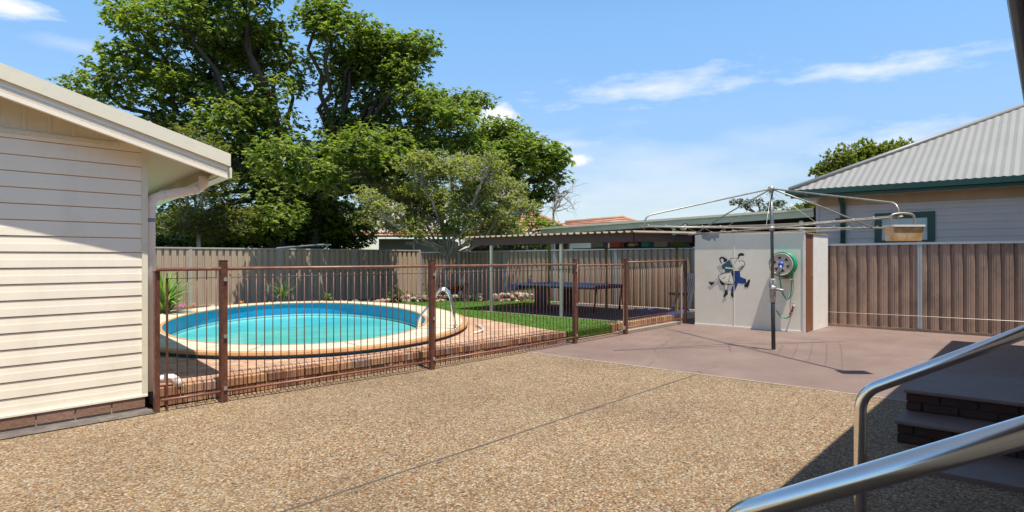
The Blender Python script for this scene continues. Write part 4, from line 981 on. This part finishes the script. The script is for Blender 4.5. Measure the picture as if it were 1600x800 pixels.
def make_tree(name, label, cat, base, trunk_top, lobes, seed, bark, leafm, r0=.28, n_spray=55, leaf=(.2, .045), per=4, cr=(.55, .95), dens=1.0, droop=(-.9, .15), group=None, forks=None, twig=0, flat=.8, shell=.35, cflat=.55):
    rs = np.random.RandomState(seed)
    t = thing(name, label, cat, base, group)
    cls, own = fill_lobes(lobes, rs, cr, dens, flat)
    mb = MB(); B0 = Vector(base); T0 = Vector(trunk_top)
    pts = [B0, B0.lerp(T0, .35) + Vector(rs.normal(0, .08, 3)), B0.lerp(T0, .7) + Vector(rs.normal(0, .08, 3)), T0]
    mb.tube(pts, [r0 * 1.25, r0, r0 * .88, r0 * .75], 10)
    for li, (x, y, z, Rr) in enumerate(lobes):
        cen = Vector((x, y, z - Rr * .35)); limb_tubes(mb, T0, [(cen, .05)], r0 * .5, rs, .3, 7, 6)
        mine = [c for c, o in zip(cls, own) if o == li]
        for c in mine: limb_tubes(mb, cen, [((c[0], c[1], c[2]), .012)], .045, rs, .3, 4, 3)
        for _ in range(twig):
            d = rs.normal(size=3); d /= np.linalg.norm(d); limb_tubes(mb, cen, [(tuple(np.array([x, y, z]) + d * Rr * rs.uniform(.9, 1.2)), .004)], .02, rs, .5, 4, 4)
    mb.build('trunk', bark, t)
    V = crown(cls, n_spray, leaf[0], leaf[1], per, seed + 1, droop, cflat, shell)
    raw('crown', V, np.arange(len(V)), 4, leafm, t)
    return t
def LB(lst, dfun, rs):
    o = []
    for px, py, rp in lst:
        d = dfun(px) + rs.uniform(-1.6, 1.6); o.append((*ray(px, py, d), rp * d / 970))
    return o
rs = np.random.RandomState(21)
L1 = LB([(215, 95, 48), (165, 130, 42), (135, 148, 26), (230, 45, 45), (190, 20, 24), (300, 25, 60), (380, 15, 55), (320, 100, 65), (365, 345, 30), (405, 352, 28), (440, 340, 26), (400, 90, 60), (270, 150, 50), (345, 180, 60), (420, 170, 50), (290, 215, 50), (375, 250, 50), (430, 240, 45), (440, 60, 32), (330, 290, 45), (420, 310, 45), (470, 290, 40), (250, 190, 40), (455, 130, 26), (500, 300, 40), (350, 60, 60), (270, -40, 60), (370, -50, 60), (310, 330, 35)], lambda p: 22.5, rs)
make_tree('broadleaf_tree', 'tall dark green broadleaf tree nearest the garage roof', 'tree', (*ray(438, 402, 23.2)[:2], 0), ray(425, 300, 23), L1, 31, M['bark'], M['leaf_big'], .30, n_spray=95, leaf=(.215, .047), per=5, dens=1.6)
L2 = LB([(520, 45, 40), (500, 15, 22), (565, 60, 45), (610, 75, 38), (640, 105, 32), (545, 115, 50), (600, 140, 50), (560, 185, 55), (640, 180, 48), (520, 225, 48), (590, 240, 55), (660, 235, 45), (700, 185, 36), (735, 158, 20), (535, 290, 42), (685, 150, 22), (560, 90, 35), (500, 345, 28), (535, 335, 28), (480, 320, 26), (565, 345, 20), (720, 220, 38), (610, 300, 35), (655, 80, 20)], lambda p: 23.5 + (p - 520) * .004, rs)
for px_, py_, rp_, v_ in ((455, 240, 30, 16.3), (500, 270, 34, 16.2), (545, 225, 40, 15.6), (590, 275, 34, 15.9), (630, 240, 36, 15.4)):
    kk = (px_ - 800) / 970; d_ = v_ / (-cs * kk + sn); L2.append((*ray(px_, py_, d_), rp_ * d_ / 970))
make_tree('broadleaf_tree', 'tall broadleaf tree with upright open crown in the middle, right of the garage tree', 'tree', (*ray(478, 402, 24)[:2], 0), ray(500, 300, 24), L2, 41, M['bark'], M['leaf_big'], .26, n_spray=135, leaf=(.22, .046), per=5, dens=1.5)
L3 = LB([(790, 215, 36), (830, 235, 34), (855, 265, 26), (800, 265, 40), (840, 300, 24), (765, 225, 32), (865, 245, 16), (765, 290, 36), (815, 310, 26)], lambda p: 27, rs)
make_tree('broadleaf_tree', 'smaller round broadleaf tree at the right end of the tree group', 'tree', (*ray(775, 402, 27)[:2], 0), ray(785, 320, 27), L3, 51, M['bark'], M['leaf_big'], .18, n_spray=110, leaf=(.26, .055), per=5, dens=2.0)
# olive bush at left behind the fence
L4 = LB([(275, 300, 32), (320, 285, 34), (355, 315, 30), (290, 345, 32), (335, 350, 34), (265, 355, 22), (300, 250, 22), (375, 350, 28), (290, 215, 16), (330, 230, 16)], lambda p: 20.3, rs)
make_tree('feathery_shrub_tree', 'grey olive feathery shrub tree behind the fence beside the garage', 'tree', (*ray(310, 402, 20.5)[:2], 0), ray(310, 350, 20.5), L4, 61, M['bark_grey'], M['leaf_olive'], .08, n_spray=200, leaf=(.14, .022), per=4, cr=(.35, .6), dens=6, droop=(-.4, .7), twig=6)
# fruit tree in the yard
L5 = LB([(620, 300, 34), (660, 270, 36), (710, 255, 36), (755, 270, 34), (790, 300, 30), (640, 335, 32), (690, 320, 40), (740, 325, 38), (785, 345, 28), (600, 330, 22), (650, 360, 24), (612, 352, 20), (790, 368, 16), (770, 350, 26), (575, 340, 14), (700, 355, 28), (745, 360, 28), (575, 310, 16), (815, 325, 18), (660, 300, 36), (730, 290, 36)], lambda p: 18.6, rs)
make_tree('fruit_tree', 'twiggy pale yellow-green fruit tree inside the yard where the fences meet', 'tree', (*ray(690, 472, 19.2)[:2], 0.02), ray(700, 400, 19), L5, 71, M['bark_grey'], M['leaf_fruit'], .055, n_spray=430, leaf=(.095, .025), per=4, cr=(.28, .46), dens=7, droop=(-.6, .8), twig=18, forks=2)
# dark understorey behind the fence
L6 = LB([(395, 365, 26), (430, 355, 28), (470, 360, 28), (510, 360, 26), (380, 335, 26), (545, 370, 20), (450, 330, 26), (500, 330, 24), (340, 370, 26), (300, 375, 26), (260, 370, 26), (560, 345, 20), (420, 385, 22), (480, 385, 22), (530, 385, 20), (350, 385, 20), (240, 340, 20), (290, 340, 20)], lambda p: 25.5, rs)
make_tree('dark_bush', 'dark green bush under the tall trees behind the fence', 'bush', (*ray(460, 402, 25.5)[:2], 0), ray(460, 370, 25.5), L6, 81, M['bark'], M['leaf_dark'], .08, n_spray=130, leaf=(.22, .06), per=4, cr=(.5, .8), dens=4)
L7 = LB([(740, 378, 14), (760, 368, 14), (790, 375, 13), (820, 378, 13), (850, 375, 12), (800, 355, 14), (830, 352, 15), (855, 352, 14), (870, 358, 10), (780, 350, 14)], lambda p: 23, rs)
make_tree('bright_bush', 'bright yellow-green bush showing above the carport roof', 'bush', (*ray(825, 402, 23)[:2], 0), ray(825, 370, 23), L7, 91, M['bark'], M['leaf_bright'], .05, n_spray=150, leaf=(.14, .035), per=4, cr=(.3, .45), dens=3.5, droop=(-.5, .9))
# trees beyond the right hand houses
L8 = LB([(1290, 270, 17), (1315, 250, 18), (1345, 242, 18), (1380, 240, 17), (1405, 235, 15), (1300, 285, 17), (1335, 270, 20), (1370, 265, 18), (1418, 238, 10), (1275, 320, 16), (1280, 298, 14), (1262, 330, 12)], lambda p: 38, rs)
make_tree('tufted_evergreen_tree', 'bushy mid-green tree rising behind the grey iron roof', 'tree', (*ray(1330, 402, 38)[:2], 0), ray(1330, 320, 38), L8, 101, M['bark'], M['leaf_conifer'], .2, n_spray=110, leaf=(.24, .07), per=5, cr=(.4, .65), dens=4.5, droop=(.0, 1.3), cflat=.9)
L9 = LB([(1165, 318, 10), (1185, 315, 9), (1205, 322, 9), (1195, 330, 9), (1215, 316, 5), (1150, 315, 5)], lambda p: 42, rs)
make_tree('gum_tree', 'small sparse gum tree seen behind the clothesline pole', 'tree', (*ray(1190, 402, 42)[:2], 0), ray(1188, 345, 42), L9, 111, M['bark'], M['leaf_gum'], .12, n_spray=70, leaf=(.24, .05), per=4, cr=(.35, .5), dens=5, twig=8)
L10 = LB([(1235, 330, 8), (1250, 327, 7), (1222, 336, 6)], lambda p: 40, rs)
make_tree('round_shrub', 'small green shrub top between gum tree and mauve house', 'bush', (*ray(1240, 402, 40)[:2], 0), ray(1240, 345, 40), L10, 121, M['bark'], M['leaf_conifer'], .08, n_spray=70, leaf=(.2, .06), per=4, cr=(.35, .5), dens=5)
# bare tree right of the tree group
bt_ = thing('bare_tree', 'leafless grey twiggy branches at the right end of the trees', 'tree', (*ray(868, 402, 26)[:2], 0))
mb = MB(); rsb = np.random.RandomState(5); root = Vector(ray(865, 330, 26))
mb.tube([Vector((root.x, root.y, 0)), Vector((root.x, root.y, root.z))], [.08, .05], 7)
for i in range(16):
    tgt = Vector(ray(rsb.uniform(862, 908), rsb.uniform(262, 330), 26 + rsb.uniform(-.8, .8)))
    limb_tubes(mb, root, [(tgt, .005)], .025, rsb, .5, 4, 5)
    for j in range(3):
        m_p = root.lerp(tgt, rsb.uniform(.4, .8)); limb_tubes(mb, m_p, [(m_p + Vector(rsb.normal(0, .4, 3)), .004)], .01, rsb, .4, 4, 3)
mb.build('trunk', M['bark_grey'], bt_)

# strap-leaved plants
def strap_plant(name, label, cat, base, n, length, width, seed, m, stiff=.5):
    rs_ = np.random.RandomState(seed); mb = MB(); B0 = Vector(base)
    for i in range(n):
        a = rs_.uniform(0, 6.28); el_ = rs_.uniform(.25, 1.45); L_ = length * rs_.uniform(.6, 1.05); pts = []
        d = Vector((math.cos(a), math.sin(a), 0)); s_ = Vector((-d.y, d.x, 0)); p = B0 + Vector((0, 0, rs_.uniform(0, length * .35))); e_ = el_; vs = []
        for j in range(6):
            w_ = width * (1 - (j / 5) ** 1.6) * (.6 + .4 * min(1, j / 1.5)) + .001
            vs += [p - s_ * w_, p + s_ * w_]; st = L_ / 5; p = p + (d * math.cos(e_) + Vector((0, 0, math.sin(e_)))) * st; e_ -= stiff * rs_.uniform(.2, .5)
        mb.add(vs, [(2 * j, 2 * j + 1, 2 * j + 3, 2 * j + 2) for j in range(5)])
    t = mb.build(name, m); tag(t, label, cat)
    return t
strap_plant('yucca_plant', 'large bright green yucca plant between the garage and the pool coping', 'plant', (4.95, 13.75, .15), 190, 1.0, .034, 7, M['blade'], .35)
strap_plant('spiky_plant', 'small spiky strap-leaved plant behind the pool against the steel fence', 'plant', (8.9, 16.2, .15), 34, .75, .022, 8, M['blade'], .6)
strap_plant('low_plant', 'tiny low green tuft behind the pool right of the spiky plant', 'plant', (10.1, 15.8, .12), 40, .28, .03, 9, M['blade'], .5)
def flower(name, label, c, m, n=14, r=.05, stem=.22, s=1):
    t = thing(name, label, 'flower', (c[0], c[1], c[2] - stem)); mb = MB(); rn_ = random.Random(s)
    for i in range(n):
        mb.blob((c[0] + rn_.uniform(-r, r), c[1] + rn_.uniform(-r, r), c[2] + rn_.uniform(-r, r) * .7), r * .35, i, .3, 1)
    mb.build('petals', m, t); lm_ = MB()
    for i in range(10):
        a = rn_.uniform(0, 6.28); p = Vector((c[0], c[1], c[2] - stem)); q = p + Vector((math.cos(a) * .14, math.sin(a) * .14, rn_.uniform(.05, .2))); s_ = Vector((-math.sin(a), math.cos(a), 0)) * .02
        lm_.add([p, (p + q) / 2 + s_, q, (p + q) / 2 - s_], [(0, 1, 2, 3)])
    lm_.tube([(c[0], c[1], c[2] - stem), c], .004, 5); lm_.build('leaves', M['blade'], t)
flower('pink_flower', 'pink flower beside the yucca plant at the pool edge', ray(286, 478, 15.2), M['pink'], s=1)
flower('salmon_flower', 'salmon pink flower just right of the pink flower', ray(302, 476, 15.4), M['salmon'], s=2)
flower('orange_flower', 'orange flower behind the pool coping right of the first tall fence post', ray(378, 473, 16.4), M['orange'], s=3)
for i, (px, py, d, lab) in enumerate(((706, 452, 18.6, 'cluster of red flowers above the rock border behind the ladder'), (716, 450, 18.4, 'second red flower cluster right beside the first, above the rock border'), (742, 456, 18.6, 'single red flower head right of the paired red clusters'))):
    flower('red_flower', lab, ray(px, py, d), M['redflower'], n=24 if i < 2 else 8, r=.11 if i < 2 else .05, stem=.45, s=10 + i)
L11 = [(11.9, 13.6, .3, .45), (12.6, 13.2, .3, .45), (11.3, 14.0, .25, .4)]
make_tree('bed_plants', 'low green foliage in the garden bed behind the rocks', 'plant', (12.2, 13.5, 0.02), (12.2, 13.5, .2), L11, 131, M['bark'], M['leaf_dark'], .02, n_spray=160, leaf=(.09, .025), per=4, cr=(.18, .3), dens=9, droop=(-.2, 1.0))

# ------------------------------------------------------------------ neighbour house on the right
nh = thing('weatherboard_house', 'mauve grey weatherboard house with a corrugated iron hip roof and green trim', 'house', (18, 2, 0))
HX = 16.2; HY1 = 4.27; prof = []; zz = .6
mb = MB(); bz = .155
while zz < 2.98:
    prof += [(zz, -.016), (zz + bz * .55, -.013), (zz + bz * .65, -.006), (zz + bz - .004, -.002)]; zz += bz
vs = []
for z_, o_ in prof: vs += [(HX + o_, HY1, z_), (HX + o_, -8, z_)]
mb.add(vs, [(2 * i, 2 * i + 1, 2 * i + 3, 2 * i + 2) for i in range(len(prof) - 1)])
mb.build('wall_boards', M['board_mauve'], nh)
MB().box((HX + .02, -8, 0), (HX + 9, HY1 - .02, 3.0)).build('walls', M['board_mauve'], nh)
MB().box((HX - .03, HY1 - .06, .5), (HX + .05, HY1 + .01, 2.99)).build('corner_board', M['board_mauve'], nh)
MB().box((HX - .045, -8, 2.62), (HX - .02, HY1 - .05, 2.80)).build('frieze_bounce_strip', mat('frieze_warm_bounce', (.42, .27, .17), .6, var=.15), nh)  # ochre colour paints in the warm light reflected under the eave
EX, EY, EZ, TH = 15.7, 4.72, 3.0, .504
# roof with hip; corrugations run up the slope (x direction)
def roof_face():
    vs = []; fs = []; y = EY; i = 0; step = .038
    while y > -7:
        ph = (i % 4); zo = (0, .009, .018, .009)[ph]; t_ = min(EY - y, 4.9)
        vs += [(EX, y, EZ + zo), (EX + t_, y, EZ + TH * t_ + zo)]; y -= step; i += 1
    return vs, [(2 * i, 2 * i + 1, 2 * i + 3, 2 * i + 2) for i in range(len(vs) // 2 - 1)]
vs, fs = roof_face(); mb = MB(); mb.add(vs, fs); mb.build('roof', M['roof_grey'], nh)
MB().add([(EX, EY, EZ), (EX + 9.8, EY, EZ), (EX + 4.9, EY - 4.9, EZ + TH * 4.9)], [(0, 1, 2)]).build('roof', M['roof_grey'], nh)
MB().add([(EX + 9.8, EY, EZ), (EX + 9.8, -7, EZ), (EX + 4.9, -7, EZ + TH * 4.9), (EX + 4.9, EY - 4.9, EZ + TH * 4.9)], [(0, 1, 2, 3)]).build('roof', M['roof_grey'], nh)
MB().tube([(EX - .02, EY + .02, EZ + .035), (EX + 4.9, EY - 4.9, EZ + TH * 4.9 + .035)], .055, 8).build('hip_capping', M['roof_grey'], nh)
MB().beam((EX + 4.9, EY - 4.9, EZ + TH * 4.9 + .04), (EX + 4.9, -7, EZ + TH * 4.9 + .04), .2, .05).build('ridge_capping', M['roof_grey'], nh)
MB().box((EX - .10, -7, EZ - .12), (EX, EY + .1, EZ - .005)).build('gutter', M['green_trim'], nh)
MB().box((EX - .008, EY + .01, EZ - .12), (EX + 9.8, EY + .1, EZ - .005)).build('gutter', M['green_trim'], nh)
MB().box((EX + .01, -7, EZ - .16), (HX + 9, EY - .0, EZ - .13)).build('eave_lining', M['board_mauve'], nh)
MB().box((EX + .0, -7, EZ - .19), (EX + .03, EY, EZ - .125)).build('fascia', M['green_trim'], nh)
# green downpipe with bracket
k1 = (1318 - 800) / 970; dd = HX / (cs + sn * k1); vy = (-cs * k1 + sn) * dd
MB().tube([(EX + .1, vy, 2.92), (EX + .12, vy, 2.84), (HX - .10, vy, 2.62), (HX - .07, vy, 2.5), (HX - .07, vy, .1)], .055, 10).build('downpipe', M['green_trim'], nh)
MB().box((HX - .03, vy - .18, 2.28), (HX - .012, vy + .18, 2.32)).build('pipe_bracket', M['green_trim'], nh)
wi = thing('x', 'x', 'x', (0, 0, 0)); bpy.data.objects.remove(wi)
wy0, wy1, wz0, wz1 = 1.88, 3.03, 1.0, 2.40
fr = MB(); fw = .14
fr.box((HX - .05, wy0, wz1 - .13), (HX + .01, wy1, wz1)); fr.box((HX - .05, wy0, wz0), (HX + .01, wy1, wz0 + .10))
fr.box((HX - .048, wy0, wz0 + .10), (HX + .01, wy0 + fw, wz1 - .13)); fr.box((HX - .048, wy1 - fw, wz0 + .10), (HX + .01, wy1, wz1 - .13)); fr.box((HX - .04, wy0 + fw, 1.72), (HX + .005, wy1 - fw, 1.78))
wf_ = fr.build('window', M['green_trim'], nh)
MB().box((HX - .026, wy0 + fw, wz0 + .10), (HX - .02, wy1 - fw, wz1 - .13)).build('pane', M['glass'], wf_)
MB().box((HX - .07, .02, 2.34), (HX - .015, .12, 2.40)).build('wall_lamp', M['dark_pole'], nh)

# neighbour's low skillion roof with sage fascia
sk = thing('awning', 'long low awning roof with a sage green fascia beyond the fence', 'awning', (16.2, 8, 0))
a, b = Vector((16.0, 12.6, 2.28)), Vector((16.3, 4.36, 2.52)); o_ = Vector((0, 0, 1))
MB().beam(a + o_ * -.05, b + o_ * -.05, .03, .17).build('fascia', M['sage'], sk)
MB().beam(a + o_ * .055 + Vector((-.02, 0, 0)), b + o_ * .055 + Vector((-.02, 0, 0)), .12, .06).build('roof_edge', M['pale_roof'], sk)
MB().add([a + o_ * .09, b + o_ * .09, b + Vector((5, 0, -.1)), a + Vector((5, 0, -.1))], [(0, 1, 2, 3)]).build('roof_sheet', M['pale_roof'], sk)
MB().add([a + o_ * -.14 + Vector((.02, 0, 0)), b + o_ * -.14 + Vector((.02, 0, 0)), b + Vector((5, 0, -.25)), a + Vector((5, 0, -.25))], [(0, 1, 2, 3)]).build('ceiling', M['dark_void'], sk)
for v in (4.6, 8, 12.3): MB().box((16.25, v, 0), (16.33, v + .08, 2.3)).build('post', M['sage'], sk)
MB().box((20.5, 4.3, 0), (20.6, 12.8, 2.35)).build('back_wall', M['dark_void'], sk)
k1 = (1068 - 800) / 970; dd = 15.85 / (cs + sn * k1); vy = (-cs * k1 + sn) * dd
fl_ = thing('flood_light', 'small round black flood light under the sage awning edge', 'light', (15.95, vy, 2.2))
MB().tube([(15.98, vy, 2.30), (15.94, vy, 2.24), (15.88, vy + .02, 2.19)], [.07, .075, .07], 12).build('housing', M['black'], fl_)
MB().tube([(15.88, vy + .02, 2.19), (15.86, vy + .02, 2.165)], [.085, .085], 12).build('lens', M['shed_white'], fl_)

# ------------------------------------------------------------------ houses behind
def tile_slope(mb, e0, e1, r0, r1, rows):
    """rows of overlapping tile strips between eave line e0-e1 and ridge line r0-r1, split into tile runs"""
    e0, e1, r0, r1 = map(Vector, (e0, e1, r0, r1)); nrm_ = (e1 - e0).cross(r0 - e0).normalized()
    if nrm_.z < 0: nrm_ = -nrm_
    rn_ = random.Random(8)
    for i in range(rows):
        t0, t1 = i / rows, (i + 1.12) / rows
        a, b = e0.lerp(r0, t0), e1.lerp(r1, t0); c, d = e1.lerp(r1, min(t1, 1)), e0.lerp(r0, min(t1, 1))
        n = max(1, int((b - a).length / .6))
        for j in range(n):
            s0, s1 = j / n, (j + 1) / n
            mb.add([a.lerp(b, s0) + nrm_ * .07, a.lerp(b, s1) + nrm_ * .07, d.lerp(c, s1) + nrm_ * .005, d.lerp(c, s0) + nrm_ * .005, a.lerp(b, s0) - nrm_ * .01, a.lerp(b, s1) - nrm_ * .01], [(0, 1, 2, 3), (0, 4, 5, 1)])
def P_(px, py, d): return Vector(ray(px, py, d))
th1 = thing('tiled_house', 'terracotta tiled hip roof behind the bright bush, left of the sage awning', 'house', (*ray(860, 402, 34)[:2], 0))
mb = MB()
tile_slope(mb, P_(730, 366, 31), P_(893, 360, 31), P_(790, 318, 35), P_(826, 330, 35), 9)
mb.build('roof', M['tiles'], th1)
MB().tube([P_(826, 329.5, 35), P_(893, 359, 31)], .12, 8).build('hip_capping', M['tiles'], th1)
c1_, c2_ = P_(735, 372, 31.5), P_(890, 372, 31.5)
MB().prism([(c1_.x, c1_.y, 0), (c2_.x, c2_.y, 0), (c2_.x, c2_.y, 2.3), (c1_.x, c1_.y, 2.3)], (cs * 4, sn * 4, 0)).build('walls', M['brick_step'], th1)
th2 = thing('tiled_house', 'low terracotta tiled roof peeking over the sage awning fascia', 'house', (*ray(940, 402, 36)[:2], 0))
mb = MB(); tile_slope(mb, P_(850, 362, 34), P_(1030, 360, 34), P_(883, 348.5, 38), P_(972, 340.5, 38), 6)
tile_slope(mb, P_(1030, 360, 34), P_(1045, 360, 42), P_(972, 340.5, 38), P_(973, 340.5, 38.1), 6); mb.build('roof', M['tiles'], th2)
MB().tube([P_(883, 348, 38), P_(973, 340, 38), P_(1030, 359, 34)], .13, 8).build('ridge_capping', M['tiles'], th2)
c1_, c2_ = P_(858, 372, 34.5), P_(1022, 372, 34.5)
MB().prism([(c1_.x, c1_.y, 0), (c2_.x, c2_.y, 0), (c2_.x, c2_.y, 2.6), (c1_.x, c1_.y, 2.6)], (cs * 5, sn * 5, 0)).build('walls', M['cream_trim'], th2)
# board house behind the fruit tree
fh = thing('cottage', 'pale board cottage with a tiled roof behind the fruit tree', 'house', (*ray(630, 402, 29)[:2], 0))
def bwall(mb, a, b, z0, z1, st):
    z = z0; nrm_ = (b - a).cross(Vector((0, 0, 1))).normalized()
    if nrm_.dot(a) > 0: nrm_ = -nrm_
    while z < z1:
        mb.add([a + nrm_ * .03 + Vector((0, 0, z)), b + nrm_ * .03 + Vector((0, 0, z)), b + Vector((0, 0, z + st)), a + Vector((0, 0, z + st)), a + Vector((0, 0, z)), b + Vector((0, 0, z))], [(0, 1, 2, 3), (0, 4, 5, 1)]); z += st
a_, b_ = Vector((*ray(592, 402, 29)[:2], 0)), Vector((*ray(705, 402, 29)[:2], 0))
mb = MB(); bwall(mb, a_, b_, 1.3, 2.25, .16); mb.build('board_wall', mat('pale_boards', (.36, .36, .30), .7, var=.1), fh)
MB().prism([a_ + Vector((0, 0, 0)), b_ + Vector((0, 0, 0)), b_ + Vector((cs * 4, sn * 4, 0)), a_ + Vector((cs * 4, sn * 4, 0))], (0, 0, 2.2)).build('walls', M['dark_void'], fh)
wa, wb = Vector((*ray(633, 402, 28.9)[:2], 0)), Vector((*ray(648, 402, 28.9)[:2], 0))
f_ = MB().prism([wa + Vector((0, 0, 1.4)), wb + Vector((0, 0, 1.4)), wb + Vector((0, 0, 2.1)), wa + Vector((0, 0, 2.1))], (-.06 * cs, -.06 * sn, 0)).build('window', M['shed_white'], fh)
wa2, wb2 = wa.lerp(wb, .06), wa.lerp(wb, .85)
MB().prism([wa2 + Vector((-.07 * cs, -.07 * sn, 1.4)), wb2 + Vector((-.07 * cs, -.07 * sn, 1.4)), wb2 + Vector((-.07 * cs, -.07 * sn, 2.05)), wa2 + Vector((-.07 * cs, -.07 * sn, 2.05))], (-.01, -.01, 0)).build('pane', M['dark_glass'], f_)
mb = MB(); tile_slope(mb, P_(545, 370, 28), P_(720, 370, 28), P_(556, 362, 29), P_(712, 362, 29), 2); mb.build('tiled_verge', M['tiles'], fh)
MB().add([P_(552, 362.5, 29), P_(716, 362.5, 29), P_(690, 318, 34), P_(585, 318, 34)], [(0, 1, 2, 3)]).build('roof', mat('pale_metal_roof', (.42, .39, .35), .6, var=.25), fh)
# pale sheet / trailer edge glimpsed over the fence
tr = MB(); tr.beam(P_(440, 387.5, 20.5), P_(511, 382, 20.5), .9, .03); tr.beam(P_(511, 382.5, 20.2), P_(511, 390, 20.2), .05, .05)
tag(tr.build('metal_sheet', M['fence_silver']), 'pale metal sheet edge poking above the back fence under the trees', 'metal sheet')

# ------------------------------------------------------------------ brick steps and landing (right, in shade)
st_ = thing('brick_steps', 'dark brick steps with grey painted treads in the shade at the right', 'steps', (6, 0, 0))
Y1 = .89; Y0 = -.7
def course(mb, x0, x1, y0, y1, z0, z1, off=0):
    rn_ = random.Random(int(x0 * 100 + z0 * 1000)); y = y1 + off
    while y > y0:
        ya = max(y - .232, y0); yb = min(y, y1)
        if yb - ya > .03: mb.box((x0 + rn_.uniform(-.003, .003), ya + .005, z0 + .005), (x1, yb - .005, z1 - .005))
        y -= .24
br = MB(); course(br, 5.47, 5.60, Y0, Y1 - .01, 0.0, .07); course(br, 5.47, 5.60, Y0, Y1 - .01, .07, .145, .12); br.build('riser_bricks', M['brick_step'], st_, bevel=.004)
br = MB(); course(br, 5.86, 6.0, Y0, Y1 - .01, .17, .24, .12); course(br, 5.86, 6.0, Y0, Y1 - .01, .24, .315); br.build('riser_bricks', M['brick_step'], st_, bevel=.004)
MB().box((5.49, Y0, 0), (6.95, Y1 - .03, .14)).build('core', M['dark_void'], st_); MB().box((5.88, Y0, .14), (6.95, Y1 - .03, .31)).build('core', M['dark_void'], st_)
sd_ = MB(); 
for zz_ in (0, .078, .156, .234):
    x = 5.62 + (.12 if zz_ in (.078, .234) else 0)
    if zz_ > .1: x += .4
    while x < 6.95: sd_.box((x, Y1 - .04, zz_ + .004), (min(x + .23, 6.98), Y1 - .008, zz_ + .074)); x += .24
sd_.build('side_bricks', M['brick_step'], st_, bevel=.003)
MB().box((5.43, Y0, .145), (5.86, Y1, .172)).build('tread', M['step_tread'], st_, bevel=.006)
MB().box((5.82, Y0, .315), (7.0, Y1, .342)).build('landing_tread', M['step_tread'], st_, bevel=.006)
struct(MB().box((4.78, -.7, 0), (5.46, .60, .03)).build('concrete_pad', M['step_tread']))

# own house: wall and eave on the camera's side, throws the shade
oh = thing('house', 'eave edge of the brown trimmed house at the top right corner', 'house', (3, -.8, 0))
EVX = 12.4; EVY = .10; EVZ = 3.17
MB().box((-9, -5, 0), (11.9, -.75, 3.1)).build('walls', M['brick_step'] if False else mat('house_brick', (.50, .40, .30), .85, var=.2), oh)
MB().add([(-9, EVY, EVZ + .0), (EVX, EVY, EVZ), (EVX, -6, EVZ + .0), (-9, -6, EVZ + .0)], [(0, 1, 2, 3)]).build('eave_lining', M['house_brown'], oh)
MB().box((-9, EVY - .001, EVZ - .02), (EVX, EVY + .025, EVZ + .13)).build('fascia', M['house_brown'], oh)
MB().box((-9, EVY + .03, EVZ + .02), (EVX + .02, EVY + .12, EVZ + .13)).build('gutter', M['dark_pole'], oh)
MB().tube([(-9, EVY + .075, EVZ + .03), (EVX, EVY + .075, EVZ + .03)], .055, 8).build('gutter_bead', M['dark_pole'], oh)
MB().add([(-9, EVY + .06, EVZ + .14), (EVX, EVY + .06, EVZ + .14), (EVX - 3, -6, EVZ + 1.9), (-9, -6, EVZ + 1.9)], [(0, 1, 2, 3)]).build('roof', M['roof_grey'], oh)

# ------------------------------------------------------------------ stainless handrails in the foreground
SL = .555
def handrail(u, vp, zt, lab):
    t = thing('handrail', lab, 'handrail', (u, vp, 0), 'stainless handrails')
    rb = .11; P = [(u, vp, 0), (u, vp, zt - .12)]
    # bend from vertical to the slope direction (-y, +z*SL)
    a1 = math.atan(SL); n_ = 8; c = Vector((u, vp - rb, zt - .12))
    for i in range(1, n_ + 1):
        th = (math.pi / 2 - a1) * i / n_; P.append((u, c.y + rb * math.cos(th), c.z + rb * math.sin(th)))
    e = Vector(P[-1]); P.append(tuple(e + Vector((0, -.9, .9 * SL))))
    MB().tube([P[-2], P[-1]], .0212, 24).build('rail', M['steel'], t) if False else None
    mb = MB(); mb.tube(P, .0212, 24); mb.build('rail', M['steel'], t)
    MB().tube([(u, vp - .75, 0.4), (u, vp - .75, zt + .35)], .019, 16).build('post', M['steel'], t)
    MB().tube([(u, vp, 0), (u, vp, .012)], .045, 20).build('base_flange', M['steel'], t)
handrail(2.58, .53, .955, 'stainless handrail farther from the camera, its vertical post in front of the aggregate paving')
handrail(1.15, .47, .96, 'stainless handrail nearest the camera, thick across the bottom right corner')
ps = thing('porch_steps', 'steps between the two stainless handrails at the bottom right', 'steps', (1.9, 0, 0))
for i in range(4):
    MB().box((1.22, -.75, .17 * i), (2.5, .44 - .3 * i, .17 * (i + 1) - .002)).build('step', M['step_tread'], ps)

for o in C.objects:
    g = {'broadleaf_tree': 'tall broadleaf trees behind the fence', 'tiled_house': 'tiled roofs beyond the fence', 'red_flower': 'red flowers in the garden bed', 'pool_fence': 'brown pool fencing'}.get(o.name.split('.')[0])
    if g and o.parent is None: o['group'] = g
